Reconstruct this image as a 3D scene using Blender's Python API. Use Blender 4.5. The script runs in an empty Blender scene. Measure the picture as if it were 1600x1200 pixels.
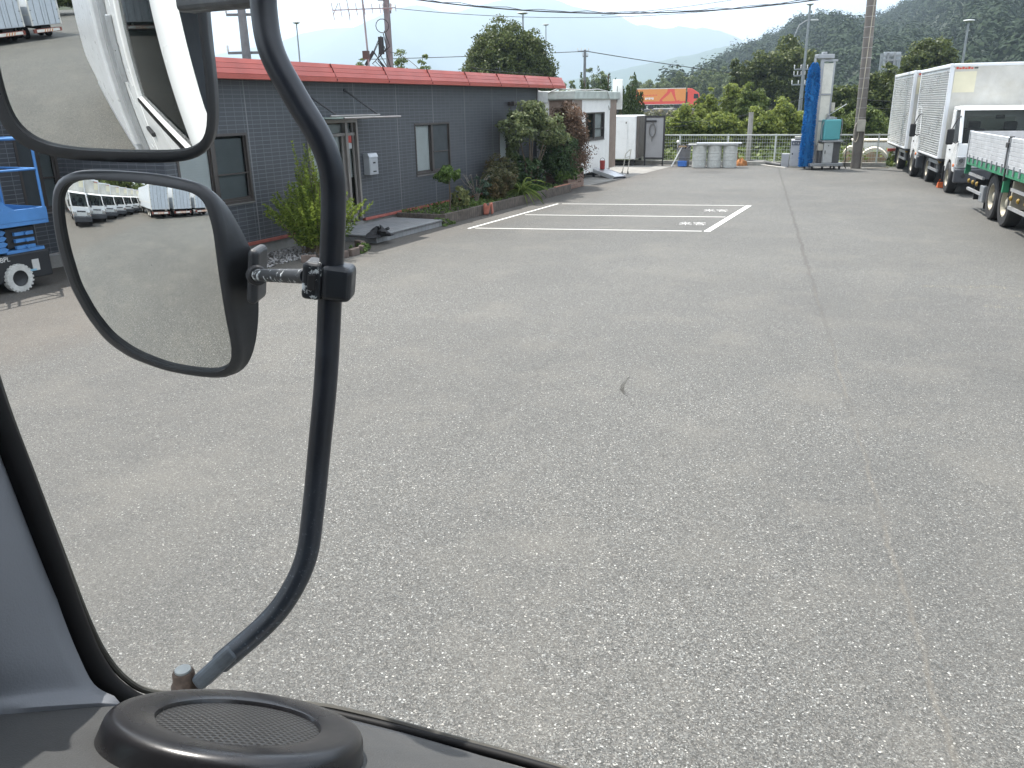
import bpy, math, random
import numpy as np
from mathutils import Vector, Matrix
R = math.radians
rng = np.random.default_rng(7)
random.seed(7)
SC = bpy.context.scene
COL = SC.collection
# ------------------------------------------------------------------ camera, sky, sun, exposure
CAMH = 2.55
FPX, PITCH, ROLL, YAW = 1270.0, 18.9, -0.9, 25.7
def _cam_axes():
    p, r, y = R(PITCH), R(ROLL), R(YAW)
    F = np.array([0, math.cos(p), -math.sin(p)]); U = np.array([0, math.sin(p), math.cos(p)]); X = np.array([1., 0, 0])
    X2 = math.cos(r)*X + math.sin(r)*U; U2 = -math.sin(r)*X + math.cos(r)*U
    Z = np.array([[math.cos(y), -math.sin(y), 0], [math.sin(y), math.cos(y), 0], [0, 0, 1]])
    return np.stack([Z@X2, Z@U2, Z@F], 1)
AX = _cam_axes(); EYE = np.array([0, 0, CAMH])
cam = bpy.data.cameras.new('camera'); cam_ob = bpy.data.objects.new('camera', cam); COL.objects.link(cam_ob)
cam.sensor_width = 36; cam.lens = FPX/1600*36; cam.clip_start = 0.05; cam.clip_end = 30000
m = Matrix.Identity(4)
for i in range(3):
    m[i][0], m[i][1], m[i][2] = AX[i, 0], AX[i, 1], -AX[i, 2]
    m[i][3] = EYE[i]
cam_ob.matrix_world = m
SC.camera = cam_ob

SUNV = Vector((-0.40, 0.27, 1.0)).normalized()           # towards the sun
EL = math.asin(SUNV.z); AZ = math.atan2(SUNV.x, SUNV.y)
w = bpy.data.worlds.new('World'); SC.world = w; w.use_nodes = True
nt = w.node_tree; nt.nodes.clear()
wo = nt.nodes.new('ShaderNodeOutputWorld'); bg = nt.nodes.new('ShaderNodeBackground')
sky = nt.nodes.new('ShaderNodeTexSky'); sky.sky_type = 'NISHITA'; sky.sun_disc = False
sky.sun_elevation = EL; sky.sun_rotation = AZ; sky.altitude = 0; sky.air_density = 1.0; sky.dust_density = 3.0; sky.ozone_density = 1.0
tc = nt.nodes.new('ShaderNodeTexCoord'); mp = nt.nodes.new('ShaderNodeMapping'); mp.inputs['Scale'].default_value = (1.2, 1.2, 4.0)
nz_ = nt.nodes.new('ShaderNodeTexNoise'); nz_.inputs['Scale'].default_value = 2.2; nz_.inputs['Detail'].default_value = 8; nz_.inputs['Roughness'].default_value = .55
cr = nt.nodes.new('ShaderNodeValToRGB'); cr.color_ramp.elements[0].position = .33; cr.color_ramp.elements[1].position = .62
mx = nt.nodes.new('ShaderNodeMixRGB'); mx.inputs[2].default_value = (11.5, 11.8, 12.2, 1)
nt.links.new(tc.outputs['Generated'], mp.inputs[0]); nt.links.new(mp.outputs[0], nz_.inputs[0]); nt.links.new(nz_.outputs['Fac'], cr.inputs[0])
nt.links.new(cr.outputs[0], mx.inputs[0]); nt.links.new(sky.outputs[0], mx.inputs[1]); nt.links.new(mx.outputs[0], bg.inputs[0])
bg.inputs[1].default_value = 0.13
nt.links.new(bg.outputs[0], wo.inputs[0])
sun = bpy.data.lights.new('sun', 'SUN'); sun.energy = 5.0; sun.angle = R(0.5); sun.color = (1, .955, .89)
sun_ob = bpy.data.objects.new('sun', sun); COL.objects.link(sun_ob)
sun_ob.rotation_euler = SUNV.to_track_quat('Z', 'Y').to_euler()
SC.view_settings.view_transform = 'Standard'; SC.view_settings.look = 'None'; SC.view_settings.gamma = 1
SC.view_settings.exposure = 0.95
SC.render.engine = 'CYCLES'
SC.cycles.use_denoising = True
SC.cycles.max_bounces = 7; SC.cycles.diffuse_bounces = 3; SC.cycles.glossy_bounces = 4; SC.cycles.transparent_max_bounces = 24
SC.cycles.volume_bounces = 0; SC.cycles.caustics_reflective = False; SC.cycles.caustics_refractive = False
SC.cycles.sample_clamp_indirect = 4

# ------------------------------------------------------------------ where things stand: photo pixel (1600x1200) -> place in the yard
A3 = lambda *a: np.array(a, float)
nrm = lambda v: np.asarray(v, float)/np.linalg.norm(v)
def ray(px, py): return AX@np.array([(px-800)/FPX, -(py-600)/FPX, 1.])
def P(px, py, t): return EYE + ray(px, py)*t                     # at depth t
def G(px, py, z=0.):                                             # on level z
    d = ray(px, py); return EYE + d*((z-CAMH)/d[2])
def WX(px, py, x):                                               # on the wall plane x
    d = ray(px, py); return EYE + d*(x/d[0])
def HP(B, px, py):                                               # upright above the ground point B
    d = ray(px, py); n = np.array([B[0], B[1], 0.]); n /= np.linalg.norm(n)
    return EYE + d*(n@(np.asarray(B)-EYE)/(n@d))
def AT(px, py, D):                                               # at horizontal distance D
    d = ray(px, py); return EYE + d/math.hypot(d[0], d[1])*D
HAZE = 3.0e-4
# ------------------------------------------------------------------ materials
MC = {}
class NB:
    def __init__(s, name):
        s.m = bpy.data.materials.new(name); s.m.use_nodes = True; s.t = s.m.node_tree; s.t.nodes.clear()
        s.out = s.t.nodes.new('ShaderNodeOutputMaterial'); s._c = None
    def n(s, typ, **k):
        x = s.t.nodes.new(typ)
        for a, b in k.items(): setattr(x, a, b)
        return x
    def set(s, node, key, v):
        i = node.inputs[key]
        if isinstance(v, bpy.types.NodeSocket): s.t.links.new(v, i)
        else: i.default_value = v
    def obj(s):
        if s._c is None: s._c = s.n('ShaderNodeTexCoord').outputs['Object']
        return s._c
    def math(s, op, a, b=0., c=0., clamp=False):
        x = s.n('ShaderNodeMath', operation=op, use_clamp=clamp); s.set(x, 0, a); s.set(x, 1, b)
        if op in ('MULTIPLY_ADD', 'COMPARE', 'SMOOTH_MIN'): s.set(x, 2, c)
        return x.outputs[0]
    def noise(s, scale, detail=4., rough=.55, vec=None, dist=0.):
        x = s.n('ShaderNodeTexNoise'); s.set(x, 'Vector', vec if vec is not None else s.obj())
        s.set(x, 'Scale', scale); s.set(x, 'Detail', detail); s.set(x, 'Roughness', rough); s.set(x, 'Distortion', dist)
        return x.outputs['Fac']
    def vor(s, scale, feat='F1', out='Color', vec=None):
        x = s.n('ShaderNodeTexVoronoi', feature=feat); s.set(x, 'Vector', vec if vec is not None else s.obj()); s.set(x, 'Scale', scale)
        return x.outputs[out]
    def ramp(s, f, pts, interp='LINEAR'):
        x = s.n('ShaderNodeValToRGB'); x.color_ramp.interpolation = interp; e = x.color_ramp.elements
        while len(e) < len(pts): e.new(.5)
        for i, (p, c) in enumerate(pts):
            e[i].position = p; e[i].color = (*(c if not isinstance(c, (int, float)) else (c, c, c)), 1)[:4]
        s.set(x, 0, f); return x.outputs[0]
    def mix(s, f, a, b, mode='MIX'):
        x = s.n('ShaderNodeMixRGB', blend_type=mode); s.set(x, 0, f)
        for i, v in ((1, a), (2, b)):
            s.set(x, i, (*v, 1) if isinstance(v, tuple) and len(v) == 3 else v)
        return x.outputs[0]
    def sep(s, v):
        x = s.n('ShaderNodeSeparateXYZ'); s.set(x, 0, v); return x.outputs
    def comb(s, a=0., b=0., c=0.):
        x = s.n('ShaderNodeCombineXYZ'); s.set(x, 0, a); s.set(x, 1, b); s.set(x, 2, c); return x.outputs[0]
    def bsdf(s, col, rough=.5, metal=0., spec=.5, bump=None, bs=.1, bd=.01, trans=0., coat=0.):
        x = s.n('ShaderNodeBsdfPrincipled')
        s.set(x, 'Base Color', (*col, 1) if isinstance(col, tuple) and len(col) == 3 else col)
        s.set(x, 'Roughness', rough); s.set(x, 'Metallic', metal); s.set(x, 'Specular IOR Level', spec)
        if coat: s.set(x, 'Coat Weight', coat); s.set(x, 'Coat Roughness', .08)
        if bump is not None:
            b = s.n('ShaderNodeBump'); s.set(b, 'Height', bump); s.set(b, 'Strength', bs); s.set(b, 'Distance', bd); s.set(x, 'Normal', b.outputs[0])
        return x.outputs[0]
    def end(s, sh, vol=None):
        if sh is not None: s.t.links.new(sh, s.out.inputs['Surface'])
        if vol is not None: s.t.links.new(vol, s.out.inputs['Volume'])
        return s.m
def mat(name, col, rough=.55, metal=0., var=.18, scale=3., bump=.0, bscale=60., spec=.5, dirt=0., dirtcol=(.10, .085, .065), coat=0.):
    """painted, moulded or bare surface: colour drifts a little, roughness too, optional dirt blotches"""
    if name in MC: return MC[name]
    b = NB(name)
    f = b.noise(scale, 5, .6)
    lo = tuple(c*(1-var) for c in col); hi = tuple(min(1, c*(1+var*.8)) for c in col)
    c = b.ramp(f, [(.3, lo), (.7, hi)])
    if dirt:
        d = b.noise(scale*2.3, 8, .7, dist=.4)
        c = b.mix(b.ramp(d, [(.55-dirt*.25, 0.), (.8, dirt)]), c, dirtcol)
    rg = b.ramp(b.noise(scale*1.7, 4), [(.3, max(0, rough-.08)), (.7, min(1, rough+.08))])
    bm = b.noise(bscale, 3) if bump else None
    MC[name] = b.end(b.bsdf(c, rg, metal, spec, bm, bump, .004, coat=coat)); return MC[name]
def leafmat(name, dark, light, rough=.5, trans=.28, clump=.8, old=None):
    if name in MC: return MC[name]
    b = NB(name)
    g = b.n('ShaderNodeNewGeometry')
    f = b.math('ADD', b.math('MULTIPLY', g.outputs['Random Per Island'], .55), b.math('MULTIPLY', b.noise(clump, 2), .6))
    pts = [(.3, dark), (.8, light)]
    c = b.ramp(f, pts)
    if old:
        c = b.mix(b.ramp(b.noise(clump*.7, 3), [(.45, 0.), (.62, .75)]), c, old)
    p = b.bsdf(c, rough, 0, .18)
    t = b.n('ShaderNodeBsdfTranslucent'); b.set(t, 0, b.mix(.5, c, tuple(min(1, x*1.6) for x in light)))
    x = b.n('ShaderNodeMixShader'); b.set(x, 0, trans); b.t.links.new(p, x.inputs[1]); b.t.links.new(t.outputs[0], x.inputs[2])
    MC[name] = b.end(x.outputs[0]); return MC[name]
def glassmat(name, tint=(.6, .65, .65), alpha=.6, rough=.02, film=0.):
    """a thin pane: part see-through (tinted), part mirror by angle"""
    if name in MC: return MC[name]
    b = NB(name)
    t = b.n('ShaderNodeBsdfTransparent'); b.set(t, 0, (*tint, 1))
    d = b.bsdf((.02, .025, .025), rough, 0, .6)
    x = b.n('ShaderNodeMixShader'); fr = b.n('ShaderNodeFresnel'); b.set(fr, 0, 1.5)
    fac = b.math('ADD', fr.outputs[0], 1-alpha, clamp=True)
    b.set(x, 0, fac); b.t.links.new(t.outputs[0], x.inputs[1]); b.t.links.new(d, x.inputs[2])
    MC[name] = b.end(x.outputs[0]); return MC[name]
# ------------------------------------------------------------------ mesh building
class MB:
    def __init__(s): s.v = []; s.f = []; s.sm = []; s.mi = []; s.cur = 0; s.pr = []
    def _add(s, vs, fs, smooth=False):
        o = len(s.v); s.pr.append(o); s.v += [tuple(map(float, v)) for v in vs]; s.f += [tuple(i+o for i in f) for f in fs]
        s.sm += [smooth]*len(fs); s.mi += [s.cur]*len(fs); return s
    def box(s, x0, x1, y0, y1, z0, z1):
        v = [(x, y, z) for z in (z0, z1) for y in (y0, y1) for x in (x0, x1)]
        return s._add(v, [(0, 2, 3, 1), (4, 5, 7, 6), (0, 1, 5, 4), (2, 6, 7, 3), (0, 4, 6, 2), (1, 3, 7, 5)])
    def obox(s, c, ax, half):
        """box about c with axes ax (rows) and half sizes"""
        ax = np.asarray(ax, float); c = np.asarray(c, float)
        v = [c+ax[0]*sx*half[0]+ax[1]*sy*half[1]+ax[2]*sz*half[2] for sz in (-1, 1) for sy in (-1, 1) for sx in (-1, 1)]
        return s._add(v, [(0, 2, 3, 1), (4, 5, 7, 6), (0, 1, 5, 4), (2, 6, 7, 3), (0, 4, 6, 2), (1, 3, 7, 5)])
    def bar(s, a, b, w, h=None, up=(0, 0, 1)):
        a, b = np.asarray(a, float), np.asarray(b, float); h = h or w; d = b-a; L = np.linalg.norm(d); d /= L
        u = np.asarray(up, float)
        if abs(d@u) > .95: u = A3(1, 0, 0)
        x = nrm(np.cross(d, u)); u = np.cross(x, d)
        return s.obox((a+b)/2, [x, d, u], (w/2, L/2, h/2))
    def tube(s, pts, r, n=10, cap=True, closed=False):
        pts = [np.asarray(p, float) for p in pts]; m_ = len(pts); rs = r if hasattr(r, '__len__') else [r]*m_
        vs = []; prev = None
        for i, p in enumerate(pts):
            if closed: d = pts[(i+1) % m_]-pts[i-1]
            else: d = pts[min(i+1, m_-1)]-pts[max(i-1, 0)]
            d = nrm(d)
            if prev is None:
                u = A3(0, 0, 1) if abs(d[2]) < .9 else A3(1, 0, 0)
                x = nrm(np.cross(d, u))
            else:
                x = nrm(prev-d*(prev@d))
            prev = x; y = np.cross(d, x)
            for k in range(n):
                a = 2*math.pi*k/n; vs.append(p+rs[i]*(math.cos(a)*x+math.sin(a)*y))
        fs = []
        for i in range(m_ if closed else m_-1):
            j = (i+1) % m_
            for k in range(n):
                fs.append((i*n+k, i*n+(k+1) % n, j*n+(k+1) % n, j*n+k))
        s._add(vs, fs, True)
        if cap and not closed:
            o = len(s.v)-len(vs); s.f += [tuple(o+k for k in range(n))[::-1], tuple(o+(m_-1)*n+k for k in range(n))]; s.sm += [False]*2; s.mi += [s.cur]*2
        return s
    def lathe(s, prof, c=(0, 0, 0), ax=(0, 0, 1), n=32, cap=True):
        ax = nrm(ax); u = A3(1, 0, 0) if abs(ax[0]) < .9 else A3(0, 1, 0); x = nrm(np.cross(u, ax)); y = np.cross(ax, x); c = np.asarray(c, float)
        vs = []
        for r, h in prof:
            for k in range(n):
                a = 2*math.pi*k/n; vs.append(c+ax*h+r*(math.cos(a)*x+math.sin(a)*y))
        fs = [(i*n+k, i*n+(k+1) % n, (i+1)*n+(k+1) % n, (i+1)*n+k) for i in range(len(prof)-1) for k in range(n)]
        s._add(vs, fs, True)
        if cap:
            o = len(s.v)-len(vs); s.f += [tuple(o+k for k in range(n))[::-1], tuple(o+(len(prof)-1)*n+k for k in range(n))]; s.sm += [False]*2; s.mi += [s.cur]*2
        return s
    def prism(s, poly, axis, a0, a1):
        """polygon (list of 2d) extruded along axis 0,1,2; 2d coords are the two other axes in order"""
        def mk(p, a):
            q = list(p); q.insert(axis, a); return q
        n = len(poly); vs = [mk(p, a0) for p in poly]+[mk(p, a1) for p in poly]
        fs = [tuple(range(n))[::-1], tuple(range(n, 2*n))]+[(i, (i+1) % n, n+(i+1) % n, n+i) for i in range(n)]
        return s._add(vs, fs)
    def grid(s, rows, smooth=True, closed=False):
        m_ = len(rows[0]); vs = [p for r_ in rows for p in r_]; fs = []
        for i in range(len(rows)-1):
            for k in range(m_ if closed else m_-1):
                fs.append((i*m_+k, i*m_+(k+1) % m_, (i+1)*m_+(k+1) % m_, (i+1)*m_+k))
        return s._add(vs, fs, smooth)
    def face(s, pts, smooth=False): return s._add(pts, [tuple(range(len(pts)))], smooth)
    def each(s, name, *a, **k):
        """build every shape added to this mesh as an object of its own"""
        out = []; ends = s.pr[1:]+[len(s.v)]
        for lo, hi in zip(s.pr, ends):
            q = MB(); q.v = s.v[lo:hi]
            for f, sm_ in zip(s.f, s.sm):
                if lo <= f[0] < hi: q.f.append(tuple(i-lo for i in f)); q.sm.append(sm_); q.mi.append(0)
            out.append(q.build(name, *a, **k))
        return out
    def build(s, name, material, parent=None, world=False, bevel=0., sharp=40, seg=2):
        me = bpy.data.meshes.new(name); vs = s.v
        if world and parent is not None:
            r_ = parent
            while r_.parent is not None: r_ = r_.parent
            mi = r_.matrix_basis.inverted(); vs = [tuple(mi@Vector(v)) for v in vs]
        me.from_pydata(vs, [], s.f); me.polygons.foreach_set('use_smooth', s.sm)
        mats = material if isinstance(material, (list, tuple)) else [material]
        for q in mats: me.materials.append(q)
        if len(mats) > 1: me.polygons.foreach_set('material_index', s.mi)
        me.update()
        if any(s.sm): me.set_sharp_from_angle(angle=R(sharp))
        o = bpy.data.objects.new(name, me); COL.objects.link(o)
        if parent is not None: o.parent = parent
        if bevel:
            md = o.modifiers.new('edge', 'BEVEL'); md.width = bevel; md.segments = seg; md.limit_method = 'ANGLE'; md.angle_limit = R(35)
        return o
def tag(o, label=None, cat=None, group=None, kind=None):
    for k, v in (('label', label), ('category', cat), ('group', group), ('kind', kind)):
        if v: o[k] = v
    return o
def thing(name, label, cat, loc=(0, 0, 0), rz=0., group=None):
    o = bpy.data.objects.new(name, None); COL.objects.link(o); o.location = tuple(map(float, loc)); o.rotation_euler = (0, 0, rz); o.empty_display_size = .1
    o.matrix_basis  # location and rotation live in the basis matrix
    return tag(o, label, cat, group)
KIDS = {}
def kids(o): return [c for c in COL.objects if c.parent is o]
def copy_tree(o, parent=None, label=None):
    c = o.copy(); COL.objects.link(c); c.parent = parent
    if label: c['label'] = label
    for ch in kids(o): copy_tree(ch, c)
    return c
def quads(name, C, N, size, asp, material, parent=None, world=False, spin=None):
    """many small leaf-shaped faces: centres C, normals N, half length size"""
    C = np.asarray(C, float); N = np.asarray(N, float); n = len(C)
    if world and parent is not None: C = C-np.array(parent.matrix_basis.translation)
    N = N/np.maximum(np.linalg.norm(N, axis=1, keepdims=True), 1e-6)
    T = rng.normal(size=(n, 3)) if spin is None else np.asarray(spin, float)
    T = T-N*(T*N).sum(1, keepdims=True); T /= np.maximum(np.linalg.norm(T, axis=1, keepdims=True), 1e-6); B = np.cross(N, T)
    s_ = np.broadcast_to(np.asarray(size, float), (n,))[:, None]; a_ = s_*asp
    V = np.stack([C-T*s_, C+B*a_-T*s_*.1, C+T*s_, C-B*a_-T*s_*.1], 1).reshape(-1, 3)
    me = bpy.data.meshes.new(name); me.vertices.add(4*n); me.vertices.foreach_set('co', V.astype(np.float32).ravel())
    me.loops.add(4*n); me.loops.foreach_set('vertex_index', np.arange(4*n, dtype=np.int32))
    me.polygons.add(n); me.polygons.foreach_set('loop_start', np.arange(0, 4*n, 4, dtype=np.int32)); me.polygons.foreach_set('loop_total', np.full(n, 4, np.int32))
    me.materials.append(material); me.update(calc_edges=True); me.validate()
    o = bpy.data.objects.new(name, me); COL.objects.link(o)
    if parent is not None: o.parent = parent
    return o
def udirs(n, zmin=-1.):
    v = rng.normal(size=(int(n*3/(1-zmin)*1.2)+20, 3)); v /= np.linalg.norm(v, axis=1, keepdims=True); v = v[v[:, 2] >= zmin][:n]
    return v
def crown(c, rad, ncl, nlf, clr, zmin=-.5, fmin=.6, lump=.18):
    """leaf centres and normals of a crown: leaf clumps spread through an uneven ellipsoid"""
    u = udirs(ncl, zmin); k = len(u)
    f = fmin+(1-fmin)*rng.random(k)**.5; f = f*(1+lump*np.sin(u[:, 0]*5+rad[0]*7)*np.cos(u[:, 1]*4.3+1.7*rad[2])+.10*rng.normal(size=k))
    cc = np.asarray(c)+u*np.asarray(rad)*f[:, None]
    cr_ = clr*(.6+.8*rng.random(k))
    v = rng.normal(size=(k, nlf, 3)); v /= np.linalg.norm(v, axis=2, keepdims=True)
    v = v+u[:, None, :]*.55+A3(0, 0, .3); v /= np.linalg.norm(v, axis=2, keepdims=True)
    d = cr_[:, None, None]*(.55+.55*rng.random((k, nlf, 1)))
    C = cc[:, None, :]+v*d*A3(1, 1, .8); Nn = v+.55*rng.normal(size=v.shape)
    return C.reshape(-1, 3), Nn.reshape(-1, 3)
def text_mesh(body, size, name, material, parent, mtx, depth=.002):
    cu = bpy.data.curves.new('t', 'FONT'); cu.body = body; cu.size = size; cu.extrude = depth; cu.align_x = 'CENTER'; cu.align_y = 'CENTER'
    ob = bpy.data.objects.new('t', cu); COL.objects.link(ob)
    dg = bpy.context.evaluated_depsgraph_get(); me = bpy.data.meshes.new_from_object(ob.evaluated_get(dg))
    bpy.data.objects.remove(ob); me.transform(Matrix(mtx)); me.materials.clear(); me.materials.append(material); me.name = name
    o = bpy.data.objects.new(name, me); COL.objects.link(o)
    if parent is not None: o.parent = parent
    return o
def frame_m(o, x, y, z):
    return [[x[0], y[0], z[0], o[0]], [x[1], y[1], z[1], o[1]], [x[2], y[2], z[2], o[2]], [0, 0, 0, 1]]
# ------------------------------------------------------------------ the setting: ground, yard, markings, hills
def ground_mat():
    b = NB('ground_soil')
    c = b.ramp(b.noise(.15, 8, .65), [(.3, (.018, .026, .010)), (.55, (.03, .04, .015)), (.75, (.045, .045, .025))])
    return b.end(b.bsdf(c, .9))
def asphalt_mat():
    b = NB('asphalt')
    o = b.sep(b.obj()); X, Y = o[0], o[1]
    v1 = b.sep(b.vor(118)); v2 = b.sep(b.vor(215))
    stone = b.ramp(v1[0], [(0, .026), (.22, .046), (.5, .076), (.78, .112), (.92, .165), (.975, .28), (1, .44)])
    fine = b.ramp(v2[0], [(0, .018), (.4, .058), (.8, .118), (1, .24)])
    sel = b.ramp(b.noise(38, 2), [(.42, 0.), (.56, 1.)])
    c = b.mix(sel, fine, stone)
    tint = b.mix(v1[1], (1.01, .97, .87), (.95, .975, .93))
    c = b.mix(1., c, tint, 'MULTIPLY')
    # worn lanes, damp and oily patches, old seams
    big = b.noise(.16, 6, .6); c = b.mix(b.ramp(big, [(.38, .0), (.66, .55)]), c, (.050, .050, .047))
    mid = b.noise(.9, 7, .65); c = b.mix(b.ramp(mid, [(.50, 0.), (.74, .45)]), c, (.125, .118, .102))
    c = b.mix(b.ramp(b.noise(.55, 8, .7, dist=.6), [(.60, 0.), (.76, .45)]), c, (.045, .044, .042))
    strk = b.noise(1.0, 6, .6, vec=b.comb(b.math('MULTIPLY', X, .9), b.math('MULTIPLY', Y, .12), 3.))
    c = b.mix(b.ramp(strk, [(.5, 0.), (.75, .25)]), c, (.115, .110, .096))
    wob = b.math('MULTIPLY', b.math('SUBTRACT', b.noise(1.6, 5, .7), .5), .16)
    d = b.math('ABSOLUTE', b.math('ADD', b.math('ADD', X, b.math('MULTIPLY_ADD', Y, .166, -.992)), wob))
    brk = b.ramp(b.noise(.8, 4, .7), [(.40, 0.), (.55, 1.)])
    c = b.mix(b.math('MULTIPLY', b.ramp(b.math('MULTIPLY', d, 26.), [(.0, .24), (.6, 0.)]), brk), c, (.20, .175, .135))
    nearf = b.ramp(b.math('MULTIPLY', Y, .05), [(.40, .25), (.75, 1.)])
    c = b.mix(b.math('MULTIPLY', b.ramp(d, [(.008, .6), (.045, 0.)]), nearf), c, (.035, .033, .03))
    edge = b.math('MULTIPLY', b.ramp(b.math('ADD', b.math('MULTIPLY', X, -.1), b.math('MULTIPLY', b.noise(1.3, 6, .65), .12)), [(.86, 0.), (.97, 1.)]), b.ramp(b.noise(4.5, 6, .7), [(.3, .35), (.7, .75)]))
    c = b.mix(b.math('MULTIPLY', edge, .7), c, (.082, .069, .056))
    px_ = b.math('ADD', X, 7.1); py_ = b.math('MULTIPLY', b.math('SUBTRACT', Y, 32.6), .8); pr_ = b.math('ADD', b.math('SQRT', b.math('ADD', b.math('MULTIPLY', px_, px_), b.math('MULTIPLY', py_, py_))), b.math('MULTIPLY', b.noise(2.2, 6, .7), 1.6))
    c = b.mix(b.ramp(b.math('MULTIPLY', pr_, .4), [(.45, .55), (.70, 0.)]), c, (.028, .027, .026))
    for a_, b_, w_ in ((.30, 6.6, 9.), (-.22, 11.4, 7.), (.9, 2.0, 13.)):        # finer cracks
        wv = b.math('MULTIPLY', b.math('SUBTRACT', b.noise(.7+a_*.3, 6, .75), .5), 1.2)
        dd = b.math('ABSOLUTE', b.math('ADD', b.math('SUBTRACT', X, b.math('MULTIPLY_ADD', Y, a_-.4, -w_+b_)), wv))
        c = b.mix(b.math('MULTIPLY', b.ramp(dd, [(.003, .45), (.016, 0.)]), b.ramp(b.noise(.5, 3), [(.48, 0.), (.58, 1.)])), c, (.03, .03, .028))
    h = b.math('ADD', b.vor(118, out='Distance'), b.math('MULTIPLY', b.vor(215, out='Distance'), .5))
    return b.end(b.bsdf(c, .78, 0, .35, h, .35, .004))
def paint_mat(name, col, wear):
    b = NB(name)
    n = b.noise(26, 8, .75); n2 = b.noise(3.1, 5, .6)
    a = b.ramp(b.math('ADD', n, b.math('MULTIPLY', n2, .35)), [(wear, 0.), (wear+.1, 1.)])
    c = b.mix(b.ramp(b.noise(60, 3), [(.3, 0.), (.8, .3)]), col, tuple(x*.7 for x in col))
    t = b.n('ShaderNodeBsdfTransparent'); x = b.n('ShaderNodeMixShader')
    b.t.links.new(a, x.inputs[0]); b.t.links.new(t.outputs[0], x.inputs[1]); b.t.links.new(b.bsdf(c, .7), x.inputs[2])
    return b.end(x.outputs[0])
tag(MB().face([(-9000, -9000, -.03), (9000, -9000, -.03), (9000, 9000, -.03), (-9000, 9000, -.03)]).build('ground', ground_mat()), kind='structure')
yard = MB().face([(-70, -95, 0), (70, -95, 0), (70, 36.75, 0), (-.5, 36.75, 0), (-20, 36.0, 0), (-70, 36, 0)])
tag(yard.build('yard_asphalt', asphalt_mat()), kind='structure')
# the parking bays
WHITE = paint_mat('road_paint', (.62, .62, .58), .42)
ln = MB()
def stripe(mb, a, b_, w_, z=.004):
    a, b_ = np.array(a[:2]), np.array(b_[:2]); d = nrm(b_-a); n = np.array([-d[1], d[0]])*w_/2
    mb.face([(*(a-n), z), (*(b_-n), z), (*(b_+n), z), (*(a+n), z)])
b1, b2, b3, b4 = G(735, 356.5), G(872, 318.5), G(1170, 321.5), G(1105, 361.5)
m12, m34 = (b1+b2)/2, (b3+b4)/2
stripe(ln, b1+(b1-b2)*.02, b2, .07); stripe(ln, b3+(b3-b4)*.01, b4+(b4-b3)*.01, .13)
for a, e in ((b1, b4), (b2, b3), (m12+A3(.05, 0, 0), m34)):
    d = nrm(e-a)[:2]*.11; stripe(ln, (a[0]+d[0], a[1]+d[1]), (e[0]-d[0], e[1]-d[1]), .06)
tag(ln.build('bay_markings', WHITE), kind='structure')
e1 = nrm(b4-b1); e2 = A3(-e1[1], e1[0], 0); PT = paint_mat('stencil_paint', (.42, .42, .40), .50)
for i, (px, py) in enumerate(((1082, 350), (1118.5, 329.5))):
    c0 = G(px, py); c0[2] = .005
    t_ = text_mesh('来客', .31, 'bay_lettering', PT, None, frame_m(c0, e1*1.0, e2*1.7, (0, 0, 1)), .0005)
    tag(t_, kind='structure')
# worn yellow strokes and scuffs on the right of the yard
YEL = paint_mat('old_yellow_paint', (.30, .27, .20), .72)
y_ = MB()
for (xa, ya, xb, yb, ww) in ((1440, 447, 1540, 449, .10), (1528, 446, 1615, 456, .16), (1535, 478, 1640, 484, .13), (1560, 462, 1625, 463, .06)):
    stripe(y_, G(xa, ya), G(xb, yb), ww)
tag(y_.build('faded_markings', YEL), kind='structure')
KERB = mat('kerb_concrete', (.33, .32, .29), .85, var=.3, bump=.4, dirt=.5)
# concrete apron in front of the hut
ap = MB(); q = [G(905, 289), G(988, 262.5), G(1045, 262), G(1012, 272), G(968, 285), G(935, 294)]
ap.face([(*p_[:2], .006) for p_ in (A3(-11.2, 26.5, 0), A3(-9.6, 26.2, 0), A3(-9.3, 30.2, 0), A3(-9.2, 35.2, 0), A3(-12.5, 35.4, 0), A3(-12.5, 31.8, 0))])
tag(ap.build('concrete_apron', mat('apron_concrete', (.20, .195, .18), .85, var=.3, scale=1.1, bump=.2, dirt=.5)), kind='structure')
# low concrete edge the mesh fence stands on
FA, FB = A3(-12.8, 36.45, 0), A3(-.95, 37.05, 0)
fd = nrm(FB-FA); fn = A3(-fd[1], fd[0], 0)
tag(MB().obox((FA+FB)/2+A3(0, 0, .06), [fd, fn, (0, 0, 1)], (np.linalg.norm(FB-FA)/2, .11, .09)).build('edge_kerb', KERB, bevel=.012), kind='structure')

# far mountains, pale with distance
def ridge(name, pts, D, depth, col, rough=10., seed=0, cols=170, rows=16, back=900):
    r_ = np.random.default_rng(seed)
    xs = np.linspace(pts[0][0], pts[-1][0], cols); ys = np.interp(xs, [p_[0] for p_ in pts], [p_[1] for p_ in pts])
    k1 = r_.random(8)*6
    rowsv = []
    for j in range(rows+1):
        f = j/rows; row = []
        for i, (x, y) in enumerate(zip(xs, ys)):
            t = AT(x, y, D); hz = t[2]
            q = AT(x, 160, D-depth*(1-f)); n = sum(math.sin(i*.11*(k+1)+k1[k]*7+f*(3+k))/(k+1) for k in range(5))
            z = -3+(hz+3)*(f**1.15)+(rough*n*math.sin(math.pi*min(1, f*1.0)) if f < 1 else rough*.10*(r_.random()-.5))
            row.append((q[0], q[1], max(-4, z)))
        rowsv.append(row)
    rowsv.append([(p_[0]*(1+back/D), p_[1]*(1+back/D), -4) for p_ in rowsv[-1]])
    b = NB(name+'_wood')
    c = b.ramp(b.noise(.02, 8, .7), [(.3, tuple(x*.6 for x in col)), (.7, col)])
    o = MB().grid(rowsv).build(name, b.end(b.bsdf(c, .95, 0, .1)), sharp=80)
    return tag(o, kind='structure')
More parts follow.
